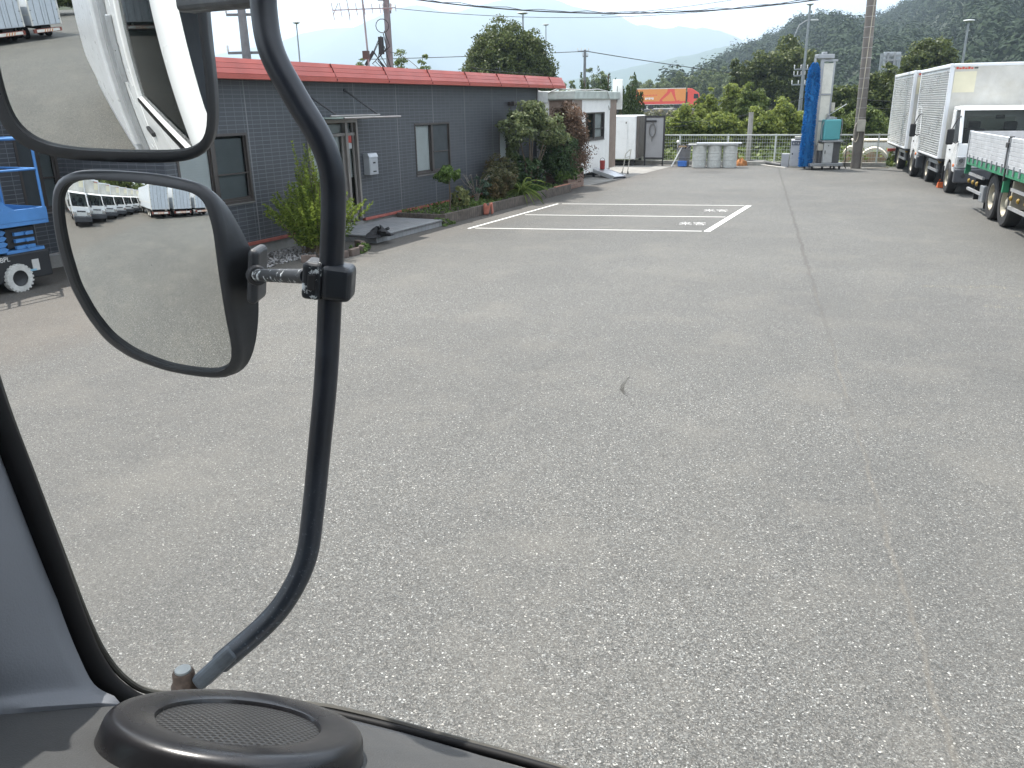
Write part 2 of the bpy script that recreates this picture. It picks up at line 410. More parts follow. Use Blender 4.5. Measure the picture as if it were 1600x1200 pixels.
ridge('far_mountain', [(-700, 130), (-100, 110), (300, 95), (443, 67), (480, 53), (520, 45), (560, 43), (575, 44), (640, 70), (700, 110)], 5600, 1500, (.05, .08, .05), 30, 1)
ridge('high_mountain', [(380, 140), (440, 110), (496, 79), (530, 60), (560, 43), (600, 26), (620, 15), (657, 8), (675, 11), (693, 18), (720, 19), (742, 11), (776, 3), (800, -3), (835, -5), (860, -1), (878, 2), (891, 10), (900, 11), (925, 17), (965, 25), (990, 41), (1002, 38), (1022, 44), (1045, 45), (1057, 40), (1080, 45), (1095, 43), (1122, 50), (1145, 58), (1160, 67), (1250, 90), (1500, 120), (1900, 130)], 5000, 1700, (.05, .075, .05), 45, 2)
ridge('middle_mountain', [(700, 158), (860, 130), (930, 118), (989, 104), (1017, 98), (1032, 95), (1058, 88), (1080, 86), (1112, 76), (1158, 67), (1240, 50), (1500, 40), (1900, 30)], 2700, 800, (.05, .08, .045), 18, 3)
# the wooded hill on the right: terrain with its trees as one far-off wood
HP_ = [(1040, 158), (1065, 140), (1095, 114), (1130, 82), (1180, 64), (1250, 41), (1300, 28), (1350, 18), (1400, 6), (1440, -5), (1520, -22), (1600, -35), (1750, -60), (2000, -70), (2400, -40), (2700, 40)]
hx = np.linspace(1040, 2700, 120); hy = np.interp(hx, [p_[0] for p_ in HP_], [p_[1] for p_ in HP_])
hD = np.interp(hx, [1010, 1250, 1600, 2700], [560, 700, 820, 900])
def hill_pt(i, f):
    D0 = 235+25*math.sin(i*.13); D = D0+(hD[i]-D0)*f; q = AT(hx[i], 160, D); top = AT(hx[i], hy[i], hD[i])[2]-9
    z = top*(f**.85)+7*math.sin(i*.35+f*5)*math.sin(math.pi*f)+5*math.sin(i*.9+f*11)*math.sin(math.pi*f)
    return np.array([q[0], q[1], max(z, 0)])
hrows = [[hill_pt(i, j/18) for i in range(120)] for j in range(19)]
hrows.append([(p_[0]*1.3, p_[1]*1.3, -1) for p_ in hrows[-1]])
tag(MB().grid(hrows).build('wooded_hill', mat('hill_floor', (.02, .032, .014), .95, var=.4, scale=.03), sharp=80), kind='structure')
LC, LN, LS = [], [], []
for k in range(4600):
    f = rng.random()**.75; i = rng.random()*78; i0 = int(i)
    p_ = hill_pt(i0, f)*(1-(i-i0))+hill_pt(min(i0+1, 119), f)*(i-i0)
    rr = 2.4+2.8*rng.random(); hh = rr*(.9+.9*rng.random())
    u = udirs(72, -.1); nn = len(u)
    LC.append(p_+A3(0, 0, hh*.45)+u*A3(rr, rr, hh)*(.75+.3*rng.random((nn, 1)))); LN.append(u+.16*rng.normal(size=u.shape)+A3(0, 0, .15)); LS.append(np.full(nn, .55+.3*rng.random()))
tag(quads('hillside_wood', np.concatenate(LC), np.concatenate(LN), np.concatenate(LS), .75, leafmat('hill_leaves', (.010, .021, .011), (.026, .044, .018), clump=.045, trans=.1, rough=.85)), 'dense dark wood covering the hillside behind the yard', 'wood', kind='stuff')

# ------------------------------------------------------------------ trees and growth beyond the yard
BARK = mat('bark', (.10, .075, .05), .9, var=.35, scale=6, bump=.6, bscale=25)
LM = dict(
    camphor=leafmat('camphor_leaves', (.016, .030, .010), (.105, .130, .038), clump=.7),
    dark=leafmat('dark_leaves', (.014, .028, .010), (.10, .122, .034), clump=.5),
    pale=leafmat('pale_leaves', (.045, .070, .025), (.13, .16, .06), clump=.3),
    vine=leafmat('vine_leaves', (.020, .045, .010), (.23, .27, .06), clump=.9, trans=.35),
    mixed=leafmat('mixed_leaves', (.022, .045, .012), (.15, .19, .05), clump=.6),
    cypress=leafmat('cypress_leaves', (.014, .030, .012), (.060, .085, .028), clump=1.2),
)
def tree(name, label, cat, px0, px1, ytop, D, leaf, n=120, nl=45, size=.16, zbot=1.2, group=None, shape=(1, 1, 1), clr=.30, trunk=True, lump=.18, seedlobe=(), fmin=.55):
    xm = (px0+px1)/2; top = AT(xm, ytop, D); base = A3(top[0], top[1], 0)
    hw = np.linalg.norm(AT(px1, ytop, D)-AT(px0, ytop, D))/2
    t = thing(name, label, cat, base, 0, group)
    zc = (top[2]+zbot)/2; rz_ = (top[2]-zbot)/2
    Cs, Ns = [], []
    C, N = crown((0, 0, zc), (hw*.86*shape[0], hw*.86*shape[1], rz_*.9), int(n*1.5), int(nl*1.5), hw*clr, -.75, fmin, lump); Cs.append(C); Ns.append(N)
    for (ox, oz, rr) in seedlobe:
        C, N = crown((ox*hw*math.cos(R(YAW)), ox*hw*math.sin(R(YAW)), zc+oz*rz_), (hw*rr, hw*rr, hw*rr), max(12, int(n*.4)), int(nl*1.5), hw*clr*.8, -.6, fmin, lump); Cs.append(C); Ns.append(N)
    C = np.concatenate(Cs); N = np.concatenate(Ns)
    quads('crown', C, N, size*.62*(.7+.6*rng.random(len(C))), .6, LM[leaf], t)
    if trunk:
        tb = MB(); r0 = max(.05, hw*.075)
        tb.tube([(0, 0, 0), (.05*hw, .02, zc*.5), (-.03*hw, .03, zc), (0, 0, zc+rz_*.6)], [r0*1.3, r0, r0*.7, r0*.2], 8)
        for k in range(6):
            a = k*1.1+.3; z0 = zc*(.45+.09*k); tb.tube([(0, 0, z0), (math.cos(a)*hw*.3, math.sin(a)*hw*.3, z0+rz_*.25), (math.cos(a)*hw*.62, math.sin(a)*hw*.62, z0+rz_*.45)], [r0*.55, r0*.38, r0*.12], 6)
        tb.build('trunk', BARK, t)
    return t
tree('broadleaf_tree', 'big round dark green tree rising behind the red roofed office', 'tree', 724, 861, 37, 56, 'camphor', 260, 60, .125, .8, clr=.20, lump=.06, fmin=.74, shape=(.97, .97, 1), seedlobe=((.60, -.05, .46), (-.58, -.1, .46), (-.30, .30, .52), (.30, .34, .50)))
tree('pine_tree', 'small dark tree behind the roof beside the cabled pole', 'tree', 604, 648, 84, 42, 'mixed', 90, 50, .075, .8, clr=.34)
tree('pine_tree', 'small round tree showing over the red roof, standing alone', 'tree', 646, 675, 89, 42, 'mixed', 70, 50, .075, .8, clr=.36)
tree('pine_tree', 'low bit of green foliage above the roof under the aerial', 'tree', 545, 585, 97, 44, 'mixed', 60, 50, .075, .8, clr=.36)
# columnar conifers behind the hut
def conifer(label, px, ytop, D, hw, zb=.2):
    top = AT(px, ytop, D); t = thing('cypress_tree', label, 'tree', (top[0], top[1], 0), 0, 'dark conifers behind the white hut')
    H_ = top[2]; C, N = [], []
    for k in range(16):
        a = rng.random()*6.28; rr = hw*.75*rng.random()**.5; x, y = rr*math.cos(a), rr*math.sin(a); h = H_*(1-.28*(rr/hw)-.10*rng.random()) if k else H_
        zz = rng.random(230)*(h-zb)+zb; wz = hw*.36*(1-((zz-zb)/(h-zb))**2.2)+.03
        v = udirs(230); C.append(np.stack([x+v[:, 0]*wz, y+v[:, 1]*wz, zz], 1)); N.append(v*A3(1, 1, .4)+.3*rng.normal(size=v.shape))
    C = np.concatenate(C); quads('foliage', C, np.concatenate(N), .075, .4, LM['cypress'], t, spin=np.tile([[.2, .1, 1.]], (len(C), 1))+.5*rng.normal(size=(len(C), 3)))
    MB().tube([(0, 0, 0), (0, 0, H_*.9)], [.12, .03], 7).build('trunk', BARK, t)
conifer('dark spiky conifer behind the hut, nearest the utility pole', 914, 112, 45, .55)
conifer('tallest dark spiky conifer behind the hut roof', 951, 101, 45, .85)
conifer('dark bushy conifer beside the white gutter board of the hut', 972, 114, 44, 1.0)
conifer('dark conifer half covering the tail of the orange lorry', 989, 118, 45, .75)
# middle-distance trees
tree('broadleaf_tree', 'very large dark tree behind the blue brush machine', 'tree', 1172, 1287, 66, 88, 'dark', 190, 50, .24, .6, clr=.24, seedlobe=((.55, .05, .5), (-.5, 0, .5)))
tree('broadleaf_tree', 'smaller dark tree standing left against the very large one', 'tree', 1140, 1176, 91, 86, 'dark', 60, 45, .22, .6, clr=.34)
tree('broadleaf_tree', 'dark spreading tree behind the white box lorries', 'tree', 1410, 1512, 57, 80, 'dark', 150, 50, .22, .6, clr=.25, seedlobe=((-.5, -.1, .5), (.4, .1, .5)))
tree('broadleaf_tree', 'dark tree filling the gap between concrete pole and box lorries', 'tree', 1336, 1432, 108, 58, 'dark', 150, 50, .17, .3, clr=.25, seedlobe=((-.5, .1, .5),))
tree('broadleaf_tree', 'dark tree close behind the teal tank of the brush machine', 'tree', 1285, 1352, 138, 56, 'dark', 90, 50, .16, .2, clr=.3)
tree('broadleaf_tree', 'low dark tree peeping over the roof of the far box lorry', 'tree', 1490, 1540, 93, 84, 'dark', 50, 45, .22, .6, clr=.34)
for i, (a, b_, yt, D) in enumerate(((1020, 1052, 122, 215), (1048, 1075, 112, 230), (1068, 1098, 118, 225), (1092, 1122, 106, 235), (1112, 1142, 110, 225), (1130, 1160, 118, 215), (1000, 1026, 126, 225), (978, 1006, 122, 240))):
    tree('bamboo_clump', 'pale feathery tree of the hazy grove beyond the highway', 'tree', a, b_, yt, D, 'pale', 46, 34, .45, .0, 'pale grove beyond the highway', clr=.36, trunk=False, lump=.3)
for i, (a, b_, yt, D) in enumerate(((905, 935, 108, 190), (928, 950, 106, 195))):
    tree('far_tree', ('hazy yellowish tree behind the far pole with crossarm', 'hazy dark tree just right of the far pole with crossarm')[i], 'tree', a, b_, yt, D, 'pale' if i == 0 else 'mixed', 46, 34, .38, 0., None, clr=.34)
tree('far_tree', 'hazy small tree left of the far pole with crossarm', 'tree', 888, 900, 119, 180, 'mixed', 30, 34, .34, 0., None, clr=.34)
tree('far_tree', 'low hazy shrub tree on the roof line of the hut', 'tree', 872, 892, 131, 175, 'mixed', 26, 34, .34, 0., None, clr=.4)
# vine-covered mounds right behind the fence
MOUND = [(996, 1062, 188, 42.5, 'low yellow green vine mound at the left end of the fence'), (1036, 1100, 172, 43, 'yellow green vine mound behind the grey door panel'), (1088, 1130, 148, 46, 'tall pointed vine covered mound behind the fence'),
         (1085, 1160, 178, 43.5, 'broad vine mound behind the white drums'), (1125, 1172, 125, 60, 'light green leafy tree right of the orange lorry'), (1150, 1205, 133, 50, 'upright leafy mound under the very large dark tree'),
         (1160, 1225, 178, 43.5, 'vine mound behind the fence left of the grey post pump'), (1195, 1268, 163, 45, 'leafy yellow green mound left of the blue brush'), (1262, 1330, 176, 46, 'dark vine mound behind the brush machine'), (1318, 1400, 168, 47, 'dark bramble mound behind the concrete pole'), (1085, 1105, 150, 62, 'small leafy top in front of the orange lorry cab')]
for (a, b_, yt, D, lb) in MOUND:
    tree('vine_mound', lb, 'bush', a, b_, yt, D, 'vine' if 'dark' not in lb else 'mixed', 110, 52, .115, -.3, 'vine mounds behind the fence', (1, .8, 1), .26, False, .25)
gc = rng.random((26000, 2))*A3(40, 26)[:2]+A3(-24, 37.6)[:2]; keep = gc[:, 1] > 37.6
gC = np.column_stack([gc[keep], .03+.55*rng.random(keep.sum())**2]); gN = rng.normal(size=gC.shape)+A3(0, 0, .8)
tag(quads('undergrowth', gC, gN, .16, .5, LM['mixed']), 'low green undergrowth on the ground behind the fence', 'undergrowth', kind='stuff')
# ------------------------------------------------------------------ the grey tiled office
XW = -10.75
def wy(px, py): return WX(px, py, XW)[1]
def wz(px, py): return WX(px, py, XW)[2]
def tile_mat(name, tile, mortar, sy, sz):
    b = NB(name); o = b.sep(b.obj()); v = b.comb(b.math('ADD', o[1], o[0]), o[2], 0.)
    x = b.n('ShaderNodeTexBrick', offset=0., squash=1.); b.set(x, 'Vector', v); b.set(x, 'Scale', 1.)
    b.set(x, 'Color1', (*tile, 1)); b.set(x, 'Color2', (*[t*1.25 for t in tile], 1)); b.set(x, 'Mortar', (*mortar, 1)); b.set(x, 'Mortar Size', .006); b.set(x, 'Mortar Smooth', .3); b.set(x, 'Brick Width', sy); b.set(x, 'Row Height', sz); b.set(x, 'Bias', -.2)
    c = b.mix(b.ramp(b.noise(.5, 6, .65), [(.35, 0.), (.75, .35)]), x.outputs['Color'], tuple(t*1.5 for t in tile))
    c = b.mix(b.ramp(b.noise(2.6, 8, .7), [(.55, 0.), (.8, .2)]), c, (.10, .095, .09))
    joint = b.math('LESS_THAN', b.math('ABSOLUTE', b.math('SUBTRACT', b.math('FRACT', b.math('MULTIPLY', b.math('ADD', o[1], .3), .62)), .5)), .008)
    c = b.mix(b.math('MULTIPLY', joint, .7), c, (.20, .205, .21))
    return b.end(b.bsdf(c, b.ramp(x.outputs['Fac'], [(0, .35), (1, .8)]), 0, .5, x.outputs['Fac'], -.25, .004))
TILE = tile_mat('grey_wall_tile', (.047, .051, .058), (.155, .165, .175), .21, .072)
RED = mat('red_roof_sheet', (.42, .095, .072), .45, var=.14, scale=1.2, bump=.05, dirt=.12)
REDB = mat('red_sill_tile', (.30, .085, .065), .6, var=.25, scale=4, dirt=.3)
CONC = mat('plain_concrete', (.23, .225, .21), .88, var=.25, scale=2.2, bump=.3, dirt=.4)
ALU = mat('brown_window_frame', (.085, .075, .07), .4, .4, var=.15)
ALUL = mat('grey_door_frame', (.27, .25, .235), .38, .5, var=.12)
GL = glassmat('window_glass', (.90, .93, .92), .98, .02)
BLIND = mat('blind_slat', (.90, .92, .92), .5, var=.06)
BLINDD = mat('dark_blind', (.20, .22, .23), .6, var=.08)  # darker slats for the right-hand sash
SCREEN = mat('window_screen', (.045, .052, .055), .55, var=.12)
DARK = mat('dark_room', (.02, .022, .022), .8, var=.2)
BLK = mat('black_rubber', (.012, .012, .013), .6, var=.3)
off = thing('office_building', 'long low office of dark grey tiles with a red roof edge', 'building', (XW, 16, 0))
Y0, Y1, YR = 9.72, 24.4, 25.85
W = lambda: MB()
def wall_with_holes(mb, x0, x1, y0, y1, z0, z1, holes):
    """upright wall slab with rectangular openings (y0,y1,z0,z1), sorted by y"""
    y = y0
    for (a, b_, c, d) in sorted(holes):
        if a > y: mb.box(x0, x1, y, a, z0, z1)
        if c > z0: mb.box(x0, x1, a, b_, z0, c)
        if d < z1: mb.box(x0, x1, a, b_, d, z1)
        y = b_
    if y < y1: mb.box(x0, x1, y, y1, z0, z1)
w1 = (9.95, 11.62, .98, 2.17); w2 = (17.22, 18.90, .985, 2.185); w3 = (21.72, 23.1, .985, 2.18); dr = (13.25, 14.92, .26, 2.335)
mb = W(); wall_with_holes(mb, XW-.16, XW, Y0, Y1, .26, 3.10, [w1, w2, w3, dr]); mb.box(XW-2.45, XW-.16, Y0, Y0+.16, .26, 3.1); mb.box(XW-5.5, XW-.16, Y1-.16, Y1, .26, 3.1)
rw1 = (8.92, 9.64, .95, 2.25); rw2 = (5.9, 7.3, .95, 2.25)
XR = XW-2.45
wall_with_holes(mb, XR-.16, XR, 1.0, Y0+.16, .26, 3.10, [rw1, rw2])
mb.build('wall', TILE, off, True)
W().box(XW-.14, XW-.02, Y0, Y1, -.05, .2).box(XR-.14, XR-.02, 1., Y0, -.05, .2).build('foundation', CONC, off, True)
W().box(XW-.05, XW+.035, Y0, dr[0]-.05, .2, .26).box(XW-.05, XW+.035, dr[1]+.05, Y1, .2, .26).build('sill_band', REDB, off, True, bevel=.006)
for a, b_ in ((16.75, 17.12), (20.4, 20.75)):
    v = W(); v.box(XW-.02, XW+.0, a, b_, .03, .19)
    for k in range(7): v.box(XW, XW+.012, a+.02+k*.05, a+.035+k*.05, .035, .185)
    v.build('vent', BLK, off, True)
# roof edge in three lapped sheets, flat roof behind
rf = W(); pr = [(.40, 3.045), (.405, 3.125), (.352, 3.128), (.358, 3.136), (.385, 3.132), (.352, 3.212), (.300, 3.215), (.306, 3.223), (.332, 3.219), (.300, 3.297), (.25, 3.300), (.256, 3.306), (.280, 3.303), (.245, 3.378), (.10, 3.385), (.10, 3.045)]
rf.prism([(XW+a, z) for a, z in pr], 1, Y0-.3, YR); rf.prism([(XR+a, z) for a, z in pr], 1, 1.0, Y0-.3)
rf.box(XW-6, XW+.10, Y0-.25, YR-.1, 3.10, 3.36); rf.box(XW-6, XR+.10, 1.0, Y0-.26, 3.10, 3.36)
roof = rf.build('roof', RED, off, True)
sm = W()
for k in range(9):
    y = 10.2+k*1.82
    sm.bar((XW+.412, y, 3.06), (XW+.262, y, 3.375), .009, .03)
sm.each('seam', mat('red_seam', (.14, .032, .03), .5), roof, True)
# windows: frame, two sashes, blind behind the left one, insect screen on the right one
def window(h, x, left='blind', right='screen', rblind=False, parent=off):
    y0, y1, z0, z1 = h; ym = (y0+y1)/2
    f = W(); e = .045
    f.box(x-.10, x+.012, y0, y0+e, z0, z1).box(x-.10, x+.012, y1-e, y1, z0, z1).box(x-.10, x+.012, y0+e, y1-e, z0, z0+e).box(x-.10, x+.012, y0+e, y1-e, z1-e, z1)
    f.box(x-.085, x-.02, ym-.04, ym+.04, z0+e, z1-e)
    for (a, b_, dx) in ((y0+e, ym-.04, -.06), (ym+.04, y1-e, -.03)):
        f.box(x+dx-.02, x+dx, a, a+.03, z0+e, z1-e).box(x+dx-.02, x+dx, b_-.03, b_, z0+e, z1-e).box(x+dx-.02, x+dx, a+.03, b_-.03, z0+e, z0+e+.05)
    f.box(x-.045, x-.012, ym+.04, y1-e, (z0+z1)/2-.10, (z0+z1)/2-.075)
    fr = f.build('window', ALU, parent, True)
    p = W().face([(x-.07, y0+e, z0+e), (x-.07, ym, z0+e), (x-.07, ym, z1-e), (x-.07, y0+e, z1-e)]).face([(x-.04, ym, z0+e), (x-.04, y1-e, z0+e), (x-.04, y1-e, z1-e), (x-.04, ym, z1-e)]); p.build('pane', GL, fr, True)
    for side, kind in ((0, left), (1, right)):
        a, b_ = (y0+e, ym-.02) if side == 0 else (ym+.02, y1-e)
        if kind == 'screen': W().box(x-.035, x-.033, a, b_, z0+e, z1-e).build('insect_screen', mat('insect_screen', (.040, .048, .052), .7, var=.1), fr, True) if not rblind else None
        if kind == 'blind' or (side == 1 and rblind):
            s = W(); n = int((z1-z0-.1)/.042)
            for k in range(n):
                z = z0+e+.02+k*.042
                if z > z1-e-.03: break
                s.obox((x-.095, (a+b_)/2, z), [(.45, 0, -.893), (0, 1, 0), (.893, 0, .45)], (.0245, (b_-a)/2-.01, .0012))
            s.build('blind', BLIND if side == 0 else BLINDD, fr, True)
    W().box(x-.60, x-.17, y0-.1, y1+.1, z0-.1, z1+.1).build('room_block', DARK, fr, True)  # solid block; its near-black colour stands in for the unlit room
    W().box(x-.02, x+.03, y0-.01, y1+.01, z0-.025, z0-.002).build('sill', mat('sill_metal', (.22, .215, .21), .4, .5), fr, True)
    return fr
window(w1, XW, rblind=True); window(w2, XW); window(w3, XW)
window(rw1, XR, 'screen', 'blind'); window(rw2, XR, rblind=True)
# entrance
y0, y1, z0, z1 = dr
f = W(); e = .06
f.box(XW-.10, XW+.03, y0, y0+e, z0, z1).box(XW-.10, XW+.03, y1-e, y1, z0, z1).box(XW-.10, XW+.03, y0+e, y1-e, z1-.07, z1)
f.box(XW-.10, XW+.02, y1-.42, y1-.34, z0, z1-.07); f.box(XW-.08, XW, y0+e, y1-e, z1-.33, z1-.27)
f.box(XW-.07, XW-.03, y1-.34, y1-e, z0, z0+.12).box(XW-.07, XW-.03, y1-.13, y1-.07, z0, z1-.07).box(XW-.07, XW-.03, y0+e, y0+e+.07, z0, z1-.33).box(XW-.07, XW-.03, y1-.50, y1-.42, z0, z1-.33).box(XW-.07, XW-.03, y0+e+.07, y1-.5, z0, z0+.2)
door = f.build('door', ALUL, off, True, bevel=.004)
W().face([(XW-.053, y0+e, z0), (XW-.053, y1-e, z0), (XW-.053, y1-e, z1-.07), (XW-.053, y0+e, z1-.07)]).build('pane', GL, door, True)
s = W()
for k in range(36):
    z = z1-.12-k*.042
    s.obox((XW-.12, (y0+y1)/2, z), [(.45, 0, -.893), (0, 1, 0), (.893, 0, .45)], (.0245, (y1-y0)/2-.08, .0012)) if z > z0+.9 or False else None
s.build('blind', BLIND, door, True)
W().box(XW-.7, XW-.17, y0-.1, y1+.1, .0, z1+.1).build('room_block', mat('brown_hall', (.12, .085, .055), .7, var=.3), door, True)
W().box(XW-.049, XW-.046, y1-.32, y1-.15, 1.86, 2.06).build('sticker', mat('red_sticker', (.62, .09, .07), .5), door, True)
W().box(XW-.049, XW-.046, y1-.32, y1-.15, 1.74, 1.85).build('sticker', mat('pale_sticker', (.55, .58, .58), .5), door, True)
W().bar((XW+.0, y0+.75, z0+.75), (XW+.0, y0+.75, z0+1.35), .03).build('handle', ALUL, door, True)
# glass awning on two rods
aw = W().box(XW, XW+.98, 13.2, 15.15, 2.36, 2.385).build('awning', mat('green_awning_sheet', (.30, .37, .34), .3, var=.1), off, True)
W().tube([(XW+.55, 13.35, 2.41), (XW+.55, 15.0, 2.41)], .022).tube([(XW+.97, 13.2, 2.372), (XW+.97, 15.15, 2.372)], .02).build('rail', ALUL, aw, True)
for y in (13.55, 14.95):
    W().tube([(XW, y-.35, 2.90), (XW+.55, y, 2.42)], .02).lathe([(.04, 0), (.04, .02)], (XW, y-.35, 2.9), (1, 0, 0), 12).build('rod', mat('dark_rod', (.05, .05, .055), .5, .3), aw, True)
lw = WX(800, 162, XW)
W().box(XW, XW+.10, lw[1]-.3, lw[1]+.25, lw[2]-.05, lw[2]+.05).box(XW+.1, XW+.2, lw[1]-.28, lw[1]-.16, lw[2]-.06, lw[2]+.06).build('wall_lamp', mat('dark_lamp', (.05, .04, .035), .5), off, True, bevel=.01)
W().tube([(XW+.09, 24.25, 3.05), (XW+.09, 24.25, .05)], .036).box(XW, XW+.06, 24.23, 24.27, 2.4, 2.43).box(XW, XW+.06, 24.23, 24.27, 1.0, 1.03).build('downpipe', mat('grey_pipe', (.22, .22, .22), .5), off, True)
tag(off)
# lower annex behind its end
an = thing('annex', 'low dark annex with a pale roof rim between office and white hut', 'building', (-11.6, 25.4, 0))
W().box(-15, -11.4, 24.45, 26.4, 0, 2.62).build('wall', TILE, an, True)
W().box(-15, -11.25, 24.42, 26.5, 2.62, 2.98).build('roof_rim', mat('pale_rim', (.42, .44, .42), .6, dirt=.3), an, True, bevel=.02)
# letter box
p1 = A3(XW, 15.2, 1.4)
lb = thing('letter_box', 'small grey metal letter box on the tiled wall beside the door', 'letter box', p1)
GM = mat('letter_box_grey', (.42, .44, .46), .38, .35, var=.1)
body = W().box(XW, XW+.16, 15.08, 15.40, 1.17, 1.53).prism([(XW, 1.532), (XW+.175, 1.532), (XW+.13, 1.62), (XW, 1.62)], 1, 15.07, 15.41).build('body', GM, lb, True, bevel=.008)
W().box(XW+.161, XW+.168, 15.10, 15.38, 1.19, 1.49).build('flap', GM, lb, True, bevel=.003)
W().box(XW+.169, XW+.172, 15.20, 15.29, 1.405, 1.435).box(XW+.169, XW+.172, 15.19, 15.31, 1.225, 1.25).each('slot', BLK, lb, True)
# tiled doorstep and the black bundle on it
ds = thing('doorstep', 'low grey tiled doorstep slab in front of the entrance', 'step', (-10, 14.7, 0))
b = NB('step_tile'); o = b.sep(b.obj()); x = b.n('ShaderNodeTexBrick', offset=0.); b.set(x, 'Vector', b.comb(b.math('ADD', o[0], b.math('MULTIPLY', o[2], 1.)), o[1], 0.)); b.set(x, 'Scale', 1.); b.set(x, 'Brick Width', .15); b.set(x, 'Row Height', .15); b.set(x, 'Mortar Size', .004); b.set(x, 'Color1', (.20, .21, .22, 1)); b.set(x, 'Color2', (.26, .265, .27, 1)); b.set(x, 'Mortar', (.10, .10, .10, 1))
STEP = b.end(b.bsdf(b.mix(b.ramp(b.noise(2, 6, .7), [(.4, 0.), (.8, .4)]), x.outputs['Color'], (.12, .115, .10)), .6))
s0, s1 = G(602, 379.5), G(674, 352)
W().box(XW+.04, -9.40, 13.45, 16.02, 0, .15).build('slab', STEP, ds, True, bevel=.008)
W().box(XW+.04, -9.385, 13.44, 16.03, .10, .135).build('edge_tile', mat('step_edge', (.10, .10, .10), .6, var=.4, scale=9), ds, True)
q = G(593, 368, .15)
cl = thing('cloth_bundle', 'black crumpled bundle lying on the grey tiled doorstep', 'bundle', q)
rows = []
for i in range(9):
    f = i/8; row = []
    for k in range(18):
        a = k/18*6.283; rr = (.22-.05*f)*(1+.28*math.sin(3*a+f*5)+.14*math.sin(7*a+1+f*9))*math.sin(math.acos(min(1, f*.98)))
        row.append((rr*math.cos(a)*1.0, rr*math.sin(a)*1.3, .13*f*(1+.5*math.sin(2*a+2)) + .035*math.sin(5*a+f*9)*f))
    rows.append(row)
W().grid(rows, True, True).build('crumpled_body', mat('black_cloth', (.008, .008, .010), .75, var=.4), cl)
W().obox((.06, .14, .10), [nrm((1, .4, .5)), nrm((-.4, 1, 0)), nrm((-.5, -.2, 1))], (.07, .07, .028)).build('flap', mat('black_cloth', (.008, .008, .010), .75), cl, bevel=.012)
# ------------------------------------------------------------------ planter, shrubs
pk = thing('planter_bed', 'long raised bed edged with upright grey brown tiles', 'planter', (-9.9, 20, 0))
b = NB('edge_blocks'); o = b.sep(b.obj()); fr_ = b.math('FRACT', b.math('MULTIPLY', b.math('ADD', o[1], o[0]), 9.5))
gap = b.ramp(b.math('ABSOLUTE', b.math('SUBTRACT', fr_, .5)), [(.0, .0), (.06, 1.)])
c = b.ramp(b.noise(4, 6, .7), [(.3, (.055, .048, .042)), (.7, (.15, .125, .105))])
EDGE = b.end(b.bsdf(b.mix(gap, (.015, .014, .012), c), .8, 0, .3, gap, .8, .02))
PX = -9.42
e_ = W().box(PX-.09, PX, 16.2, 24.0, 0, .24).box(XW+.04, PX-.09, 16.2, 16.29, 0, .23).box(XW+.04, PX-.09, 23.91, 24., 0, .24)
e_.build('edging', EDGE, pk, True, bevel=.008)
W().box(PX-.085, PX-.01, 22.8, 23.95, .24, .262).build('red_capping', mat('brick_cap', (.36, .16, .11), .7, var=.3), pk, True)
W().grid([[(x, y, .17+.03*math.sin(x*9+y*5)) for x in np.linspace(XW+.04, PX-.09, 6)] for y in np.linspace(16.29, 23.91, 30)]).build('soil', mat('bed_soil', (.05, .04, .028), .95, var=.4, scale=9, bump=.8, bscale=40), pk, True)
n = 4200; gp = np.column_stack([XW+.05+(PX-XW-.12)*rng.random(n), 16.3+7.6*rng.random(n), .18+.10*rng.random(n)**1.6])
gp = gp[rng.random(len(gp)) < .35+.65*(np.sin(gp[:, 1]*2.1)*.5+.5)]
tag(quads('ground_cover', gp, rng.normal(size=gp.shape)+A3(.2, 0, .5), .045*(.6+.8*rng.random(len(gp))), .42, leafmat('bed_weeds', (.035, .065, .018), (.13, .19, .05), clump=2)), 'low green weeds growing along the tiled planter bed', 'weeds', kind='stuff')
MB_ = MB
def shrub(name, label, base, parts, leaf, size, asp=.5, stems=(), nl=46, clr=.3, group=None, cat='shrub', fmin=.5):
    t = thing(name, label, cat, base, 0, group); C, N = [], []
    for (ox, oy, oz, rx, ry, rz, k) in parts:
        a, b_ = crown((ox, oy, oz), (rx*.85, ry*.85, rz*.85), k, nl, max(rx, rz)*clr, -.9, fmin); C.append(a); N.append(b_)
    C = np.concatenate(C); C[:, 2] = np.maximum(C[:, 2], .01)
    quads('foliage', C, np.concatenate(N), size*(.7+.6*rng.random(len(C))), asp, leaf, t)
    if stems:
        tb = MB()
        for (pts, r0, r1) in stems: tb.tube(pts, list(np.linspace(r0, r1, len(pts))), 7)
        tb.build('stem', BARK, t)
    return t
L_top = leafmat('topiary_leaf', (.020, .040, .012), (.13, .20, .05), clump=4)
L_var = leafmat('pale_edge_leaf', (.05, .07, .025), (.24, .25, .10), clump=4)
L_dull = leafmat('dull_leaf', (.030, .036, .018), (.11, .115, .055), clump=3, old=(.13, .085, .04))
L_deep = leafmat('deep_leaf', (.012, .028, .012), (.065, .105, .04), clump=3)
L_tall = leafmat('olive_leaf', (.020, .036, .014), (.17, .20, .09), clump=2)
L_red = leafmat('bronze_leaf', (.030, .022, .015), (.13, .085, .055), clump=1.6, old=(.22, .13, .085))
L_yel = leafmat('yew_leaf', (.022, .052, .011), (.22, .28, .05), clump=2.5, trans=.35)
q = HP(G(704, 334), 704, 334); q = A3(-10.0, 17.55, .18)
def onbed(px, py, x): # point of the bed at column px on the plane x
    p_ = WX(px, py, x); return A3(x, p_[1], .17)
q = onbed(703, 330, -9.75)
shrub('topiary_shrub', 'small mop headed topiary on a thin stem at the bed end', q, [(0, 0, .86, .27, .27, .17, 26)], L_top, .035, stems=[([(0, 0, 0), (.02, .01, .4), (0, 0, .8)], .022, .014)], nl=80)
